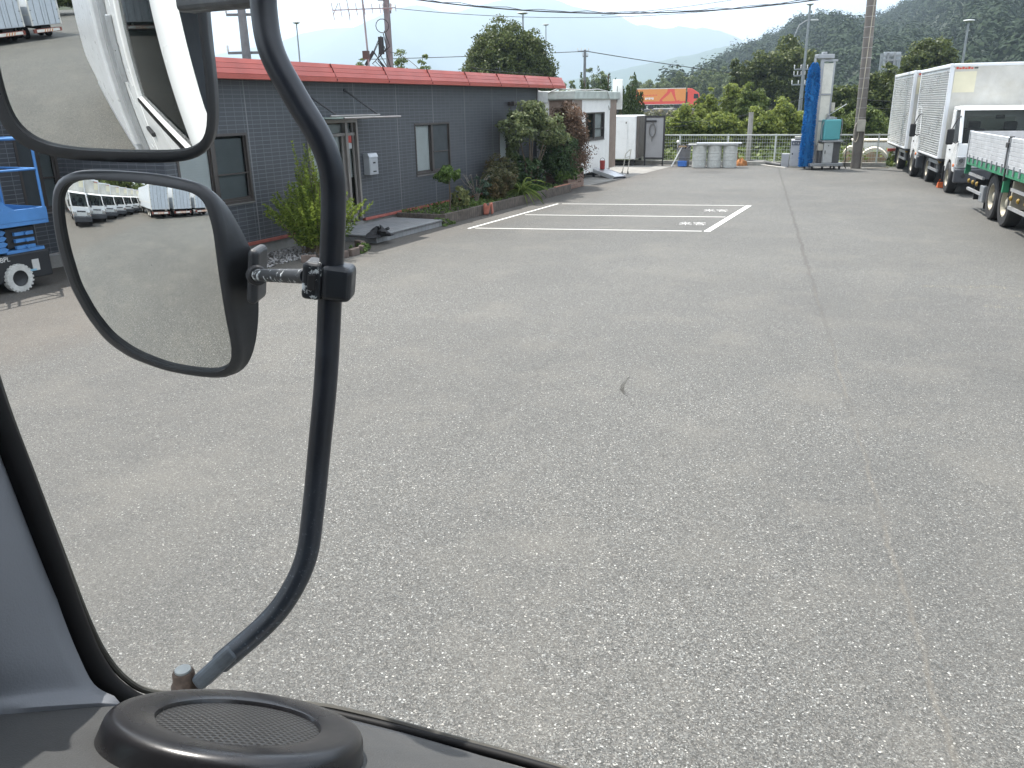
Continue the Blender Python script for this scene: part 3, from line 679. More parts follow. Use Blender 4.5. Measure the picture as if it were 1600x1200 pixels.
shrub('leafy_shrub', 'pale yellowish seedling shrub at the foot of the topiary', q+A3(.12, .32, 0), [(0, 0, .30, .17, .19, .30, 18)], L_var, .05, stems=[([(0, 0, 0), (0, 0, .5)], .01, .005)])
q = onbed(776, 305, -9.85)
shrub('rounded_shrub', 'round clipped shrub with browned dry patches in the planter', q, [(0, 0, .42, .48, .55, .42, 60)], L_dull, .032, nl=80)
shrub('rounded_shrub', 'taller dull shrub behind the round clipped one', q+A3(-.35, 1.0, 0), [(0, 0, .55, .45, .6, .52, 60)], L_dull, .035, nl=70)
t = shrub('twiggy_shrub', 'thin bluish shrub with bare grey twigs left of the round one', q+A3(-.1, -.95, 0), [(0, 0, .42, .3, .35, .32, 14), (.1, .4, .55, .2, .2, .2, 6)], leafmat('blue_leaf', (.03, .05, .035), (.09, .14, .09)), .03, nl=40)
tw = MB()
for k in range(9):
    a = k*.7; tw.tube([(0, 0, 0), (.12*math.cos(a), .16*math.sin(a), .4), (.3*math.cos(a), .38*math.sin(a), .65+.15*math.sin(k*3)), (.42*math.cos(a), .55*math.sin(a), .72)], [.013, .010, .007, .003], 6)
tw.build('twig', mat('grey_twig', (.20, .17, .14), .9), t)
# strap-leaved plant
def straps(label, base, n, L, wd, leaf):
    t = thing('strap_leaf_plant', label, 'plant', base); g = MB()
    for k in range(n):
        a = rng.random()*6.283; l = L*(.6+.6*rng.random()); up = .5+.5*rng.random(); rows = []
        for i in range(8):
            f = i/7; rr = l*f*(.35+.45*f)*(1.25-up*.5); z = l*(up*1.25*f-.95*f*f*(1.2-up*.4)); wv = wd*(1-f**2.5)*(.6+.4*math.sin(f*3))
            c_, s_ = math.cos(a), math.sin(a); rows.append([(rr*c_-wv*s_, rr*s_+wv*c_, max(z, .02-.25*f)+.02), (rr*c_, rr*s_, max(z, .02-.25*f)-.006), (rr*c_+wv*s_, rr*s_-wv*c_, max(z, .02-.25*f)+.02)])
        g.grid(rows, True)
    g.build('foliage', leaf, t); return t
q = onbed(815, 300, -9.62); q[2] = .2
straps('bright green arching strap leaved plant spilling over the planter edge', q, 34, .95, .035, leafmat('strap_leaf', (.05, .09, .02), (.24, .30, .08), trans=.3))
straps('smaller dark strap leaved plant beside the bright arching one', q+A3(-.1, .95, 0), 26, .55, .035, leafmat('strap_leaf_dark', (.03, .06, .02), (.12, .18, .05), trans=.3))
shrub('rounded_shrub', 'low dark green shrub right behind the strap leaved plant', q+A3(-.5, 1.3, -.03), [(0, 0, .5, .5, .8, .5, 60)], L_deep, .045, nl=60)
# tall sparse tree with bare stems
q = onbed(830, 290, -9.95)
st = []
for (dx, dy, tx, ty, h) in ((0, 0, .05, .1, 1.9), (.06, .12, .2, .75, 1.8), (-.05, -.1, -.1, -.6, 1.7), (.02, .2, .1, 1.2, 1.55), (0, -.05, .1, -.3, 2.2)):
    st.append(([(dx, dy, 0), (dx+tx*.2, dy+ty*.2, h*.45), (dx+tx*.6, dy+ty*.6, h*.8), (tx, ty, h)], .03, .01))
shrub('slender_tree', 'tall open tree with thin bare stems in front of the last window', q, [(0, 0, 2.02, .5, .8, .40, 30), (-.1, -.75, 1.72, .42, .55, .5, 26), (.2, .85, 1.65, .45, .7, .5, 28), (-.1, -.75, 1.15, .25, .35, .45, 8), (.15, 1.6, 1.45, .35, .5, .3, 14), (0, .1, 2.32, .3, .4, .2, 14)], L_tall, .06, .42, st, 44, .42, None, 'tree', .2)
q = onbed(872, 290, -10.0)
shrub('rounded_shrub', 'big dense blue green bush between slender tree and bronze bush', q, [(0, 0, .85, .55, 1.0, .75, 90)], L_deep, .04, nl=70)
shrub('rounded_shrub', 'low leafy green plants at the far end of the planter', q+A3(.2, .2, 0), [(0, 0, .3, .3, 1.1, .3, 50)], L_top, .05, nl=40)
q = A3(-10.05, 25.35, .0)
shrub('bronze_shrub', 'tall bronze brown bush by the corner of the white hut', q, [(0, 0, 1.25, .62, .95, 1.15, 200), (.0, -.1, 2.1, .45, .6, .5, 80)], L_red, .038, .45, [([(0, 0, 0), (0, .05, 1.), (.02, 0, 2.1)], .05, .015)], 52, .28, fmin=.35)
tp = thing('terracotta_shard', 'broken terracotta pot piece leaning on the planter edging', 'pot', G(757, 336)+A3(.0, 0, 0))
TERR = mat('terracotta', (.36, .12, .08), .75, var=.25, scale=7, dirt=.2)
rows = []
for i in range(6):
    f = i/5; rows.append([((.11+.05*f)*math.cos(a), (.11+.05*f)*math.sin(a), .02+.24*f+(.05*math.sin(a*5) if i == 5 else 0)) for a in np.linspace(-1.25, 1.05, 12)])
g = W().grid(rows); g2 = g.build('wall', TERR, tp); md = g2.modifiers.new('t', 'SOLIDIFY'); md.thickness = .02
W().obox((.10, .22, .15), [nrm((1, .3, .0)), nrm((-.3, 1, .2)), nrm((0, -.2, 1))], (.02, .07, .13)).build('shard', TERR, tp, bevel=.01)
# brick plinth at the bed end
bp = thing('brick_plinth', 'short brown brick plinth beside the bronze bush', 'plinth', (-10.2, 25.2, 0))
b = NB('plinth_brick'); o = b.sep(b.obj()); x = b.n('ShaderNodeTexBrick'); b.set(x, 'Vector', b.comb(b.math('ADD', o[0], o[1]), o[2], 0.)); b.set(x, 'Scale', 1.); b.set(x, 'Brick Width', .2); b.set(x, 'Row Height', .07); b.set(x, 'Mortar Size', .006); b.set(x, 'Color1', (.20, .12, .09, 1)); b.set(x, 'Color2', (.32, .22, .17, 1)); b.set(x, 'Mortar', (.22, .2, .18, 1))
p_ = G(904, 291)
W().box(-10.6, -9.72, 24.5, 25.9, 0, .52).build('brickwork', b.end(b.bsdf(x.outputs['Color'], .85, 0, .3, x.outputs['Fac'], -.4, .008)), bp, True, bevel=.01)
# the big yellow-green bush left of the door
q = A3(-9.80, 12.12, 0)
bt = thing('conifer_bush', 'big plumed yellow green bush left of the office door', 'bush', q)
C, N, S, SP = [], [], [], []; tb = MB()
for k in range(190):
    a = rng.random()*6.283; out = rng.random()**.6; L = (.85+1.0*(1-out*.55)*rng.random()**.35)
    if k < 7: out = .1+.3*rng.random(); L = 1.85+.4*rng.random(); a = a*.5+3.4
    d = A3(math.cos(a)*out*1.0, math.sin(a)*out*1.12, 0); r0 = A3(rng.normal()*.10, rng.normal()*.12, .02)
    pts = [r0+d*(f**.8)*.9+A3(0, 0, L*f*(1-.16*out*f*2)) for f in np.linspace(0, 1, 6)]
    if k < 60: tb.tube(pts, [.014, .011, .009, .007, .004, .002], 5)
    m_ = int(75*L); ts = .12+.88*rng.random(m_)**.8; fi = np.minimum((ts*5).astype(int), 4); ff = ts*5-fi; pa = np.array(pts)
    c = pa[fi]*(1-ff[:, None])+pa[fi+1]*ff[:, None]; ax = nrm(pts[-1]-pts[-2])
    o_ = rng.normal(size=(m_, 3)); o_ -= ax*(o_@ax)[:, None]; o_ /= np.linalg.norm(o_, axis=1, keepdims=True)
    C.append(c+o_*.035*(1.25-ts[:, None])); SP.append(o_+ax*.7); N.append(np.cross(o_, ax)+.35*rng.normal(size=o_.shape)); S.append(.047*(1.15-.5*ts)*(.7+.6*rng.random(m_)))
quads('foliage', np.concatenate(C), np.concatenate(N), np.concatenate(S), .26, L_yel, bt, spin=np.concatenate(SP)); tb.build('stem', BARK, bt)
eb = W()
for k in range(7):
    a = -1.0+k*.36; eb.obox((-9.75+.72*math.cos(a), 12.1+.95*math.sin(a), .06), [(math.cos(a), math.sin(a), 0), (-math.sin(a), math.cos(a), 0), (0, 0, 1)], (.05, .13, .065))
tag(eb.build('edging_stones', mat('edging_stone', (.12, .09, .075), .85, var=.35, scale=6, bump=.4), bevel=.012), 'row of weathered brown edging stones under the plumed bush', 'edging')
n = 2600; gp = np.column_stack([-10.65+1.0*rng.random(n), 9.6+3.1*rng.random(n), .012+.02*rng.random(n)])
tag(quads('gravel', gp, rng.normal(size=gp.shape)+A3(0, 0, 2), .022*(.6+.8*rng.random(n)), .8, mat('gravel_stone', (.26, .255, .25), .8, var=.5, scale=40)), 'grey gravel strip at the foot of the office wall', 'gravel', kind='stuff')
shrub('weed_tuft', 'small weed tuft at the asphalt edge below the plumed bush', A3(-9.1, 12.5, 0), [(0, 0, .07, .18, .25, .08, 9)], L_top, .035, .3, nl=40)
shrub('weed_tuft', 'weed tuft sprouting at the near corner of the planter', A3(-9.45, 16.25, 0), [(0, 0, .08, .2, .35, .10, 14)], L_top, .035, .3, nl=40)
# ------------------------------------------------------------------ white hut, container, door panel
ht = thing('white_hut', 'small white prefab hut with brown stripes and one window', 'hut', (-10.6, 29.3, 0))
XH = -10.6; HW = mat('hut_white', (.76, .76, .73), .5, var=.06, scale=1.5, dirt=.18); HBR = mat('hut_brown', (.22, .165, .13), .6, var=.15)
hwn = (28.35, 30.35, 1.32, 2.28)
g = W(); wall_with_holes(g, XH-.12, XH, 27.2, 31.7, .2, 2.72, [hwn]); g.box(XH-4, XH-.12, 27.2, 27.32, .2, 2.72).box(XH-4, XH-.12, 31.58, 31.7, .2, 2.72); g.build('wall', HW, ht, True)
W().box(XH+.002, XH+.012, 27.2, 27.95, .22, 2.7).box(XH+.002, XH+.012, 30.95, 31.7, .22, 2.7).box(XH-.9, XH-.05, 27.188, 27.197, .22, 2.7).each('stripe_panel', HBR, ht, True)
W().box(XH-4.1, XH+.10, 27.05, 31.85, 2.72, 3.0).build('roof_rim', mat('hut_rim', (.42, .46, .42), .55, dirt=.3), ht, True, bevel=.03)
window(hwn, XH, 'none', 'none', False, ht)
W().box(XH-.14, XH-.12, 29.5, 30.3, 1.36, 2.24).build('curtain', BLIND, ht, True)
cb = [(XH+.13, 28.0, 3.02), (XH+.13, 29.2, 3.06), (XH+.14, 30.2, 3.0), (XH+.14, 30.55, 2.7), (XH+.13, 30.6, 2.45), (XH+.13, 30.5, 2.35), (XH+.13, 30.42, 2.5)]
W().tube(cb, .018, 8).tube([(XH-1.4, 27.0, 3.05), (XH-.9, 27.0, 2.93), (XH-.5, 27.02, 3.07), (XH, 27.2, 3.03), (XH+.13, 28., 3.02)], .022, 8).build('cable', mat('grey_cable', (.45, .45, .43), .6), ht, True)
g = W()
for y in (27.3, 28.7, 30.1, 31.4): g.box(XH-.6, XH-.2, y, y+.25, 0, .2)
g.each('block', mat('dark_block', (.07, .07, .068), .9), ht, True)
pp = HP(A3(-10.75, 32.0, 0), 962, 133)
gb = thing('gutter_board', 'tall narrow white board standing at the far hut corner', 'board', (-10.55, 31.95, 0))
W().box(-10.85, -10.45, 31.93, 31.99, 2.35, 3.45).build('board', HW, gb, True, bevel=.01); W().tube([(-10.65, 32.02, 2.2), (-10.65, 32.02, 3.4)], .03).box(-10.66, -10.64, 31.918, 31.929, 2.6, 3.2).build('post', mat('dark_rod', (.05, .05, .055), .5), gb, True)
ct = thing('storage_container', 'white box container on feet with a raised door leaf', 'container', (-12, 36, 0))
CW = mat('container_white', (.70, .71, .70), .45, var=.06, scale=1.2, dirt=.2)
ca, cb_, cc = G(957, 262), G(1002, 262), 0
O = AT(992, 250, 36.7)*A3(1, 1, 0); cd = nrm(A3(1.3, .12, 0)); cn = A3(-cd[1], cd[0], 0); W_ = 1.75
def OB(mb, u0, u1, v0, v1, z0, z1): return mb.obox(O+cd*(u0+u1)/2+cn*(v0+v1)/2+A3(0, 0, (z0+z1)/2), [cd, cn, (0, 0, 1)], (abs(u1-u0)/2, abs(v1-v0)/2, abs(z1-z0)/2))
OB(W(), -2.1, 0., 0, 2.0, .27, 2.08).build('body', CW, ct, True, bevel=.05, seg=3)
OB(W(), -1.5, -.36, -.035, -.003, .29, 1.9).build('door_leaf', CW, ct, True, bevel=.01)
OB(W(), -.44, -.40, -.045, -.036, 1.75, 1.82).build('latch', BLK, ct, True)
OB(W(), .005, .10, .12, 1.95, .33, 2.05).build('end_frame', mat('brown_frame', (.10, .085, .075), .6), ct, True)
f_ = W()
for u in (-1.9, -.2): OB(f_, u, u+.12, .1, .22, 0, .27); OB(f_, u, u+.12, 1.7, 1.82, 0, .27)
OB(f_, -2., -.1, .5, .6, .1, .2); f_.each('foot', BLK, ct, True)
dp = thing('door_panel', 'grey panel in a black frame standing open beside the container', 'panel', G(1020, 251))
DA, DB = HP(A3(-11.2, 37.0, 0), 1006, 250), HP(A3(-11.2, 37.0, 0), 1036, 250)
DA = AT(1005.5, 250, 37.1)*A3(1, 1, 0); DB = AT(1037, 250, 36.9)*A3(1, 1, 0); dd = nrm(DB-DA); dn = A3(-dd[1], dd[0], 0); Ld = np.linalg.norm(DB-DA)
def DP(mb, u0, u1, v0, v1, z0, z1): return mb.obox(DA+dd*(u0+u1)/2+dn*(v0+v1)/2+A3(0, 0, (z0+z1)/2), [dd, dn, (0, 0, 1)], (abs(u1-u0)/2, abs(v1-v0)/2, abs(z1-z0)/2))
g = W(); DP(g, 0, .07, -.03, .03, .26, 2.06); DP(g, Ld-.07, Ld, -.03, .03, .26, 2.06); DP(g, .07, Ld-.07, -.03, .03, .26, .34); DP(g, .07, Ld-.07, -.03, .03, 1.98, 2.06)
DP(g, .02, .08, -.02, .02, 0, .26); DP(g, Ld-.08, Ld-.02, -.02, .02, 0, .26)
g.build('frame', mat('black_frame', (.018, .017, .018), .5), dp, True); DP(W(), .07, Ld-.07, -.012, .012, .34, 1.98).build('sheet', mat('grey_sheet', (.27, .27, .275), .55, var=.08), dp, True)
DP(W(), .08, .52, -.07, -.035, 1.80, 1.87).build('bracket', BLK, dp, True)
hs = thing('hose_coil', 'coil of grey hose hanging on the grey panel', 'hose', DA+dd*.38-dn*.06+A3(0, 0, 1.74))
g = W()
for k in range(3):
    c0 = DA+dd*.36-dn*(.06+.02*k)+A3(0, 0, 1.46); g.tube([c0+dd*.13*math.cos(a)+A3(0, 0, .27*math.sin(a)) for a in np.linspace(0, 6.283, 25)[:-1]], .017, 7, closed=True)
g.tube([DA+dd*.40-dn*.06+A3(0, 0, 1.82), DA+dd*.38-dn*.06+A3(0, 0, 1.72)], .012, 6).tube([DA+dd*.36-dn*.06+A3(0, 0, 1.2), DA+dd*.34-dn*.06+A3(0, 0, 1.0)], .012, 6)
g.build('coil', mat('hose_grey', (.12, .115, .11), .6), hs, True)
lw_ = thing('low_wall', 'low white painted wall stub behind the grey panel', 'wall', A3(-10.9, 37.4, 0))
W().prism([(-11.6, 0), (-10.32, 0), (-10.24, .92), (-11.6, .92)], 1, 37.35, 37.55).build('wall', mat('pale_wall', (.55, .55, .50), .7, dirt=.3), lw_, True, bevel=.01)
# aluminium ramp with a red can, folded handle beside it
rp = thing('loading_ramp', 'worn aluminium loading ramp lying on the apron by the hut', 'ramp', A3(-10, 28.6, 0))
AL = mat('bare_aluminium', (.55, .56, .57), .38, .75, var=.15, dirt=.25)
ra, rb = G(934, 276)+A3(0, 0, .3), G(968, 279)+A3(0, 0, .06)
W().bar(ra, rb, .55, .05).build('deck', AL, rp, True, bevel=.01)
dv = nrm(rb-ra); sd = nrm(np.cross(dv, (0, 0, 1)))
W().bar(ra+sd*.29-A3(0, 0, .05), rb+sd*.29-A3(0, 0, .02), .04, .14).bar(ra-sd*.29-A3(0, 0, .05), rb-sd*.29-A3(0, 0, .02), .04, .14).build('side_rail', AL, rp, True, bevel=.008)
W().bar(ra-sd*.2-A3(0, 0, .02), (ra-sd*.2)*A3(1, 1, 0), .08).bar(ra+sd*.2-A3(0, 0, .02), (ra+sd*.2)*A3(1, 1, 0), .08).obox(rb-dv*.1+A3(0, 0, -.03), [dv, sd, (0, 0, 1)], (.10, .30, .035)).each('foot', mat('blue_black', (.015, .02, .03), .5), rp, True)
rc = thing('red_can', 'small dark red can standing on the aluminium ramp', 'can', ra+dv*.25+A3(0, 0, .035))
W().lathe([(.085, 0), (.09, .02), (.10, .30), (.09, .31)], (0, 0, 0), n=18).build('body', mat('dark_red', (.26, .035, .03), .5), rc); W().tube([(.09*math.cos(a), 0, .30+.10*math.sin(a)) for a in np.linspace(0, math.pi, 9)], .008, 6).build('handle', BLK, rc)
hk = thing('hand_cart', 'thin pale folding cart handle leaning up beside the ramp', 'cart', G(975, 272))
hb = G(972, 272)
hv = AX[:, 0]*A3(1, 1, 0); hv = nrm(hv)
W().tube([hb, hb+hv*.12+A3(0, 0, .75), hb+hv*.28+A3(0, 0, .9)], .018, 8).tube([hb+hv*.2, hb+hv*.30+A3(0, 0, .8), hb+hv*.32+A3(0, 0, .92)], .018, 8).bar(hb+hv*.08+A3(0, 0, .6), hb+hv*.30+A3(0, 0, .66), .025).build('handle', mat('pale_metal', (.50, .48, .42), .45, .4), hk, True)
W().lathe([(.05, -.02), (.05, .02)], hb+A3(0, 0, .05), hv, 14).lathe([(.05, -.02), (.05, .02)], hb+hv*.22+A3(0, 0, .05), hv, 14).each('wheel', BLK, hk, True)
# ------------------------------------------------------------------ mesh fence
FW = mat('fence_white', (.52, .54, .50), .45, var=.08, dirt=.15)
fe = thing('mesh_fence', 'white wire mesh fence with posts along the far yard edge', 'fence', FA+A3(0, 0, .15))
Lf = np.linalg.norm(FB-FA); z0, z1 = .19, 1.22
g = W(); k = .0
while k < Lf:
    p_ = FA+fd*k; g.box(p_[0]-.0035, p_[0]+.0035, p_[1]-.0035, p_[1]+.0035, z0, z1); k += .10
for z in np.linspace(z0+.02, z1-.02, 8): g.bar(FA+A3(0, 0, z), FB+A3(0, 0, z), .010, .010)
g.build('wire_mesh', FW, fe, True)
W().bar(FA+A3(0, 0, z1+.01), FB+A3(0, 0, z1+.01), .05, .05).build('top_rail', FW, fe, True, bevel=.008)
for px in (1062, 1137, 1211, 1290, 1371):
    d = ray(px, 235); A_ = np.array([[d[0], -fd[0]], [d[1], -fd[1]]]); t_, s_ = np.linalg.solve(A_, FA[:2]); p_ = FA+fd*s_-fn*.045
    W().box(p_[0]-.035, p_[0]+.035, p_[1]-.03, p_[1]+.03, .15, 1.27).build('post', FW, fe, True, bevel=.006)
# ------------------------------------------------------------------ drums with boards
DRW = mat('drum_white', (.52, .53, .50), .5, var=.1, scale=4, dirt=.45)
dA, dB = A3(-8.02, 34.95, 0), A3(-6.82, 35.2, 0)
def drum():
    t = thing('steel_drum', '', 'drum', (0, 0, 0), 0, 'white steel drums under the boards')
    W().lathe([(.275, 0), (.285, .01), (.285, .28), (.293, .29), (.293, .305), (.285, .315), (.285, .57), (.293, .58), (.293, .595), (.285, .605), (.285, .87), (.29, .88), (.275, .89)], n=36).build('body', DRW, t, sharp=30)
    W().lathe([(.287, .292), (.2955, .295), (.2955, .30), (.287, .303)], n=36, cap=False).lathe([(.287, .582), (.2955, .585), (.2955, .59), (.287, .593)], n=36, cap=False).build('hoop', mat('drum_hoop', (.20, .20, .19), .6), t)
    return t
d0 = drum(); d0.location = dA; d0['label'] = 'white steel drum under the boards, the one beside the grey bin'
for f_, lb in ((.5, 'middle one of the three white steel drums under the boards'), (1., 'white steel drum under the boards, the one beside the orange sack')):
    c = copy_tree(d0, None, lb); c.location = tuple(dA+(dB-dA)*f_)
bd = thing('wooden_board', 'long weathered grey board laid across the white drums', 'board', (dA+dB)/2+A3(0, 0, .89))
u = nrm(dB-dA); v = A3(-u[1], u[0], 0)
W().obox((dA+dB)/2-u*.08+A3(0, 0, .915), [u, v, (0, 0, 1)], (1.0, .30, .022)).build('plank', mat('grey_board', (.33, .34, .33), .75, var=.25, scale=6, dirt=.3), bd, True, bevel=.004)
b2_ = thing('metal_tray', 'shallow pale metal tray on top of the grey board', 'tray', (dA+dB)/2+A3(0, 0, .94))
W().obox((dA+dB)/2+u*.15+A3(0, 0, .965), [u, v, (0, 0, 1)], (.90, .26, .026)).build('tray', AL, b2_, True, bevel=.008)
# bin, crate, pole, sack, pipe
bb = HP(A3(-8.9, 35.2, 0), 1066, 259); bb[2] = 0
bn = thing('rubbish_bin', 'grey plastic bin with dark rags bulging out', 'bin', bb+A3(0, .25, 0))
W().lathe([(.19, 0), (.21, .02), (.24, .33), (.255, .34), (.255, .36), (.24, .37), (.26, .68), (.275, .69), (.27, .72), (.25, .72)], n=24).build('body', mat('bin_grey', (.17, .17, .175), .6, var=.2, dirt=.3), bn)
g = W()
for k in range(9):
    a = k*.71; g.tube([(.15*math.cos(a), .15*math.sin(a), .68), (.22*math.cos(a+.4), .22*math.sin(a+.4), .82+.05*math.sin(k*2)), (.33*math.cos(a+.7), .33*math.sin(a+.7), .78+.12*math.sin(k))], [.05, .045, .015], 7)
g.build('rag', mat('dark_rag', (.05, .05, .055), .8, var=.5), bn)
cr_ = thing('blue_crate', 'small blue plastic crate in front of the grey bin', 'crate', bb+A3(.03, -.12, 0))
BC = mat('crate_blue', (.05, .16, .48), .45, var=.1)
W().box(-.17, .17, -.11, -.09, .02, .24).box(-.17, .17, .09, .11, .02, .24).box(-.17, -.15, -.09, .09, .02, .24).box(.15, .17, -.09, .09, .02, .24).box(-.15, .15, -.09, .09, .02, .05).build('body', BC, cr_, bevel=.008)
W().box(-.18, .18, -.12, -.112, .20, .225).box(-.12, .12, -.115, -.1105, .10, .14).build('rim', BC, cr_)
pa, pb = G(1049, 260.5), HP(bb, 1066, 229)
wp = thing('white_pole', 'slanting white broom pole propped against the fence', 'pole', pa)
W().tube([pa, pb], .026, 10).build('shaft', mat('pole_white', (.72, .72, .70), .4), wp, True)
W().bar(pb-AX[:, 0]*.14, pb+AX[:, 0]*.18, .07, .05).build('brush_head', mat('tan_brush', (.34, .24, .13), .7), wp, True)
tp_ = thing('pipe_fitting', 'small white fitting on a thin upright pipe at the fence', 'pipe', HP(bb, 1057, 259)+A3(0, .3, 0))
q = HP(bb, 1057, 222)
W().tube([A3(q[0], q[1]+.25, 0), A3(q[0], q[1]+.25, q[2])], .02).build('pipe', mat('tap_grey', (.35, .36, .36), .5), tp_, True)
W().lathe([(.03, -.06), (.06, -.03), (.06, .03), (.03, .06)], A3(q[0], q[1]+.25, q[2]), (.8, .3, .5), 14).build('head', mat('pole_white', (.72, .72, .70), .4), tp_, True)
oq = G(1157, 259)
sk = thing('orange_sack', 'crumpled orange tarp sack on the ground beside the drums', 'sack', oq+A3(0, .1, 0))
rows = []
for i in range(8):
    f = i/7; rows.append([((.20+.05*math.sin(4*a+2*f))*math.sin(math.acos(min(.99, f)))*math.cos(a)*1.1, (.2+.03*math.sin(3*a+1))*math.sin(math.acos(min(.99, f)))*math.sin(a), .27*f*(1+.25*math.sin(3*a+4*f)+.15*math.sin(5*a))) for a in np.linspace(0, 6.283, 17)[:-1]])
W().grid(rows, True, True).build('cloth', mat('orange_tarp', (.36, .14, .035), .6, var=.3, scale=9, bump=.4, bscale=14, dirt=.25), sk)
W().tube([(-.16, .05, .22), (-.18, .05, .5), (-.14, .05, .56)], [.02, .015, .01]).build('neck', mat('brown_wood', (.18, .10, .05), .7), sk)
pp0, pp1 = G(1166, 256), G(1219, 261)
pi_ = thing('drain_pipe', 'long dark grey pipe lying on the ground before the fence', 'pipe', pp0)
W().tube([pp0+A3(0, .3, .10), (pp0+pp1)/2+A3(0, .25, .11), pp1+A3(0, .15, .07)], [.09, .085, .06], 14).build('pipe', mat('pipe_grey', (.09, .09, .09), .6, dirt=.4), pi_, True)
pl_ = thing('paint_board', 'narrow pale board lying flat in front of the dark pipe', 'board', pp1)
W().bar(G(1190, 258.5)+A3(0, 0, .03), G(1228, 263)+A3(0, 0, .02), .09, .04).build('plank', mat('pale_board', (.50, .48, .43), .7, dirt=.3), pl_, True, bevel=.004)
# grey vacuum dispenser with hose
db = G(1243, 262)+A3(0, .35, 0)
di = thing('vacuum_dispenser', 'grey upright machine with buttons and a black hose by the fence', 'machine', db, R(6))
GD = mat('dispenser_grey', (.36, .37, .39), .42, .2, var=.1, dirt=.2)
body = W().prism([(-.22, .05), (.27, .05), (.27, 1.08), (.22, 1.10), (-.12, 1.06)], 0, -.30, .30).build('body', GD, di, bevel=.012)
W().box(-.27, .27, -.155, -.128, .86, 1.03).build('control_panel', mat('panel_dark', (.09, .10, .13), .4), body)
for k in range(5): W().box(-.22+k*.09, -.17+k*.09, -.163, -.156, .90+.04*(k % 2), .97).build('button', mat('button_grey', (.40, .41, .42), .4), body)
W().box(-.23, -.19, -.195, -.178, .5, .56).build('latch', BLK, body)
W().box(-.30, .30, -.20, .30, 0, .05).box(-.18, .18, -.05, .25, 1.10, 1.20).build('base', mat('pale_metal', (.50, .48, .42), .45, .4), di, bevel=.006)
W().box(-.62, -.32, -.05, .27, 0, .52).build('side_box', GD, di, bevel=.01)
W().tube([(.31, 0, .88), (.42, -.02, .82), (.46, -.03, .5), (.40, -.05, .12), (.52, -.1, .04), (.68, -.08, .3), (.66, -.03, .6), (.50, 0, .72)], .035, 9).build('hose', BLK, di)
W().lathe([(.03, -.1), (.05, 0), (.02, .1)], (.72, -.05, .45), (.2, 0, 1), 12).build('nozzle', mat('pale_metal', (.50, .48, .42), .45, .4), di)
# ------------------------------------------------------------------ lorry wash brush machine
mbase = G(1291, 265.5); ud = nrm(A3(AX[0, 0], AX[1, 0], 0)+A3(.0, .05, 0)); bdv = A3(-ud[1], ud[0], 0)
mc = thing('brush_machine', 'tall lorry washing machine with a blue brush and teal tank', 'machine', mbase+bdv*.55, math.atan2(ud[1], ud[0]))
STL = mat('galvanised_steel', (.34, .355, .37), .42, .6, var=.15, dirt=.2); PALE = mat('pale_sheet', (.62, .61, .54), .5, var=.08, dirt=.25)
W().box(-.62, .66, -.5, .5, .13, .24).build('base_frame', STL, mc, bevel=.012)
for x, y in ((-.52, -.42), (-.12, -.42), (.35, -.42), (.56, -.42), (.56, .4), (-.5, .4)):
    W().lathe([(.05, -.022), (.065, -.018), (.065, .018), (.05, .022)], (x, y, .066), (1, 0, .0), 16).box(x-.035, x+.035, y-.02, y+.02, .08, .13).build('caster', BLK, mc)
# leaning mast: base to head
lean = lambda z: -.30+.072*z*.0
mast = W(); mast.bar((-.36, 0, .24), (-.36, 0, 4.12), .10, .12).bar((.13, .05, .24), (.13, .05, 4.0), .05, .08).bar((-.36, 0, 4.0), (.26, .05, 4.0), .05, .08); mast.build('mast', STL, mc, bevel=.006)
g = W()
for a, b_ in ((.9, 1.78), (1.84, 2.75), (2.81, 3.9)): g.box(-.30, .10, .02, .05, a, b_)
g.build('cover_sheet', PALE, mc, bevel=.004)
W().box(-.36, .16, -.01, .09, 1.785, 1.835).box(-.36, .16, -.01, .09, 2.755, 2.805).build('cross_brace', STL, mc)
W().box(-.60, .04, -.14, .22, 4.06, 4.22).box(-.40, -.24, -.1, .1, 4.22, 4.30).build('drive_head', STL, mc, bevel=.02)
W().box(.17, .30, -.02, .14, 2.15, 2.48).build('switch_box', mat('pale_metal', (.50, .48, .42), .45, .4), mc, bevel=.008)
# brush: dense bristles round a shaft
bx = -.66
W().tube([(bx, -.05, .15), (bx, -.05, 4.1)], .045, 12).bar((bx, -.05, 4.08), (-.36, 0, 4.1), .05).build('brush_shaft', STL, mc)
n = 9000; z_ = .10+3.82*rng.random(n); a = rng.random(n)*6.283
pf = .23*(1-.30*np.clip((z_-3.05)/.9, 0, 1)**1.4)*(1+.06*np.sin(z_*2.3)+.04*np.sin(a*2+z_*5))*(1-.55*np.clip((z_-3.72)/.2, 0, 1))
rr = pf*(.72+.28*rng.random(n)); dirs = np.stack([np.cos(a), np.sin(a), -.35+.25*rng.normal(size=n)], 1)
C = np.stack([bx+rr*np.cos(a), -.05+rr*np.sin(a), z_], 1); N = np.stack([-np.sin(a), np.cos(a), .4*rng.normal(size=n)], 1)
zz = np.linspace(.12, 3.88, 30); pr = .185*(1-.30*np.clip((zz-3.05)/.9, 0, 1)**1.4)*(1-.5*np.clip((zz-3.72)/.2, 0, 1))
BLU = leafmat('blue_bristle', (.012, .085, .27), (.03, .22, .52), clump=6, trans=.1)
br = W().lathe([(r_, z) for r_, z in zip(pr, zz)], (bx, -.05, 0), n=24).build('brush', BLU, mc)
quads('bristle', C, N, .055, .25, BLU, br, spin=dirs)
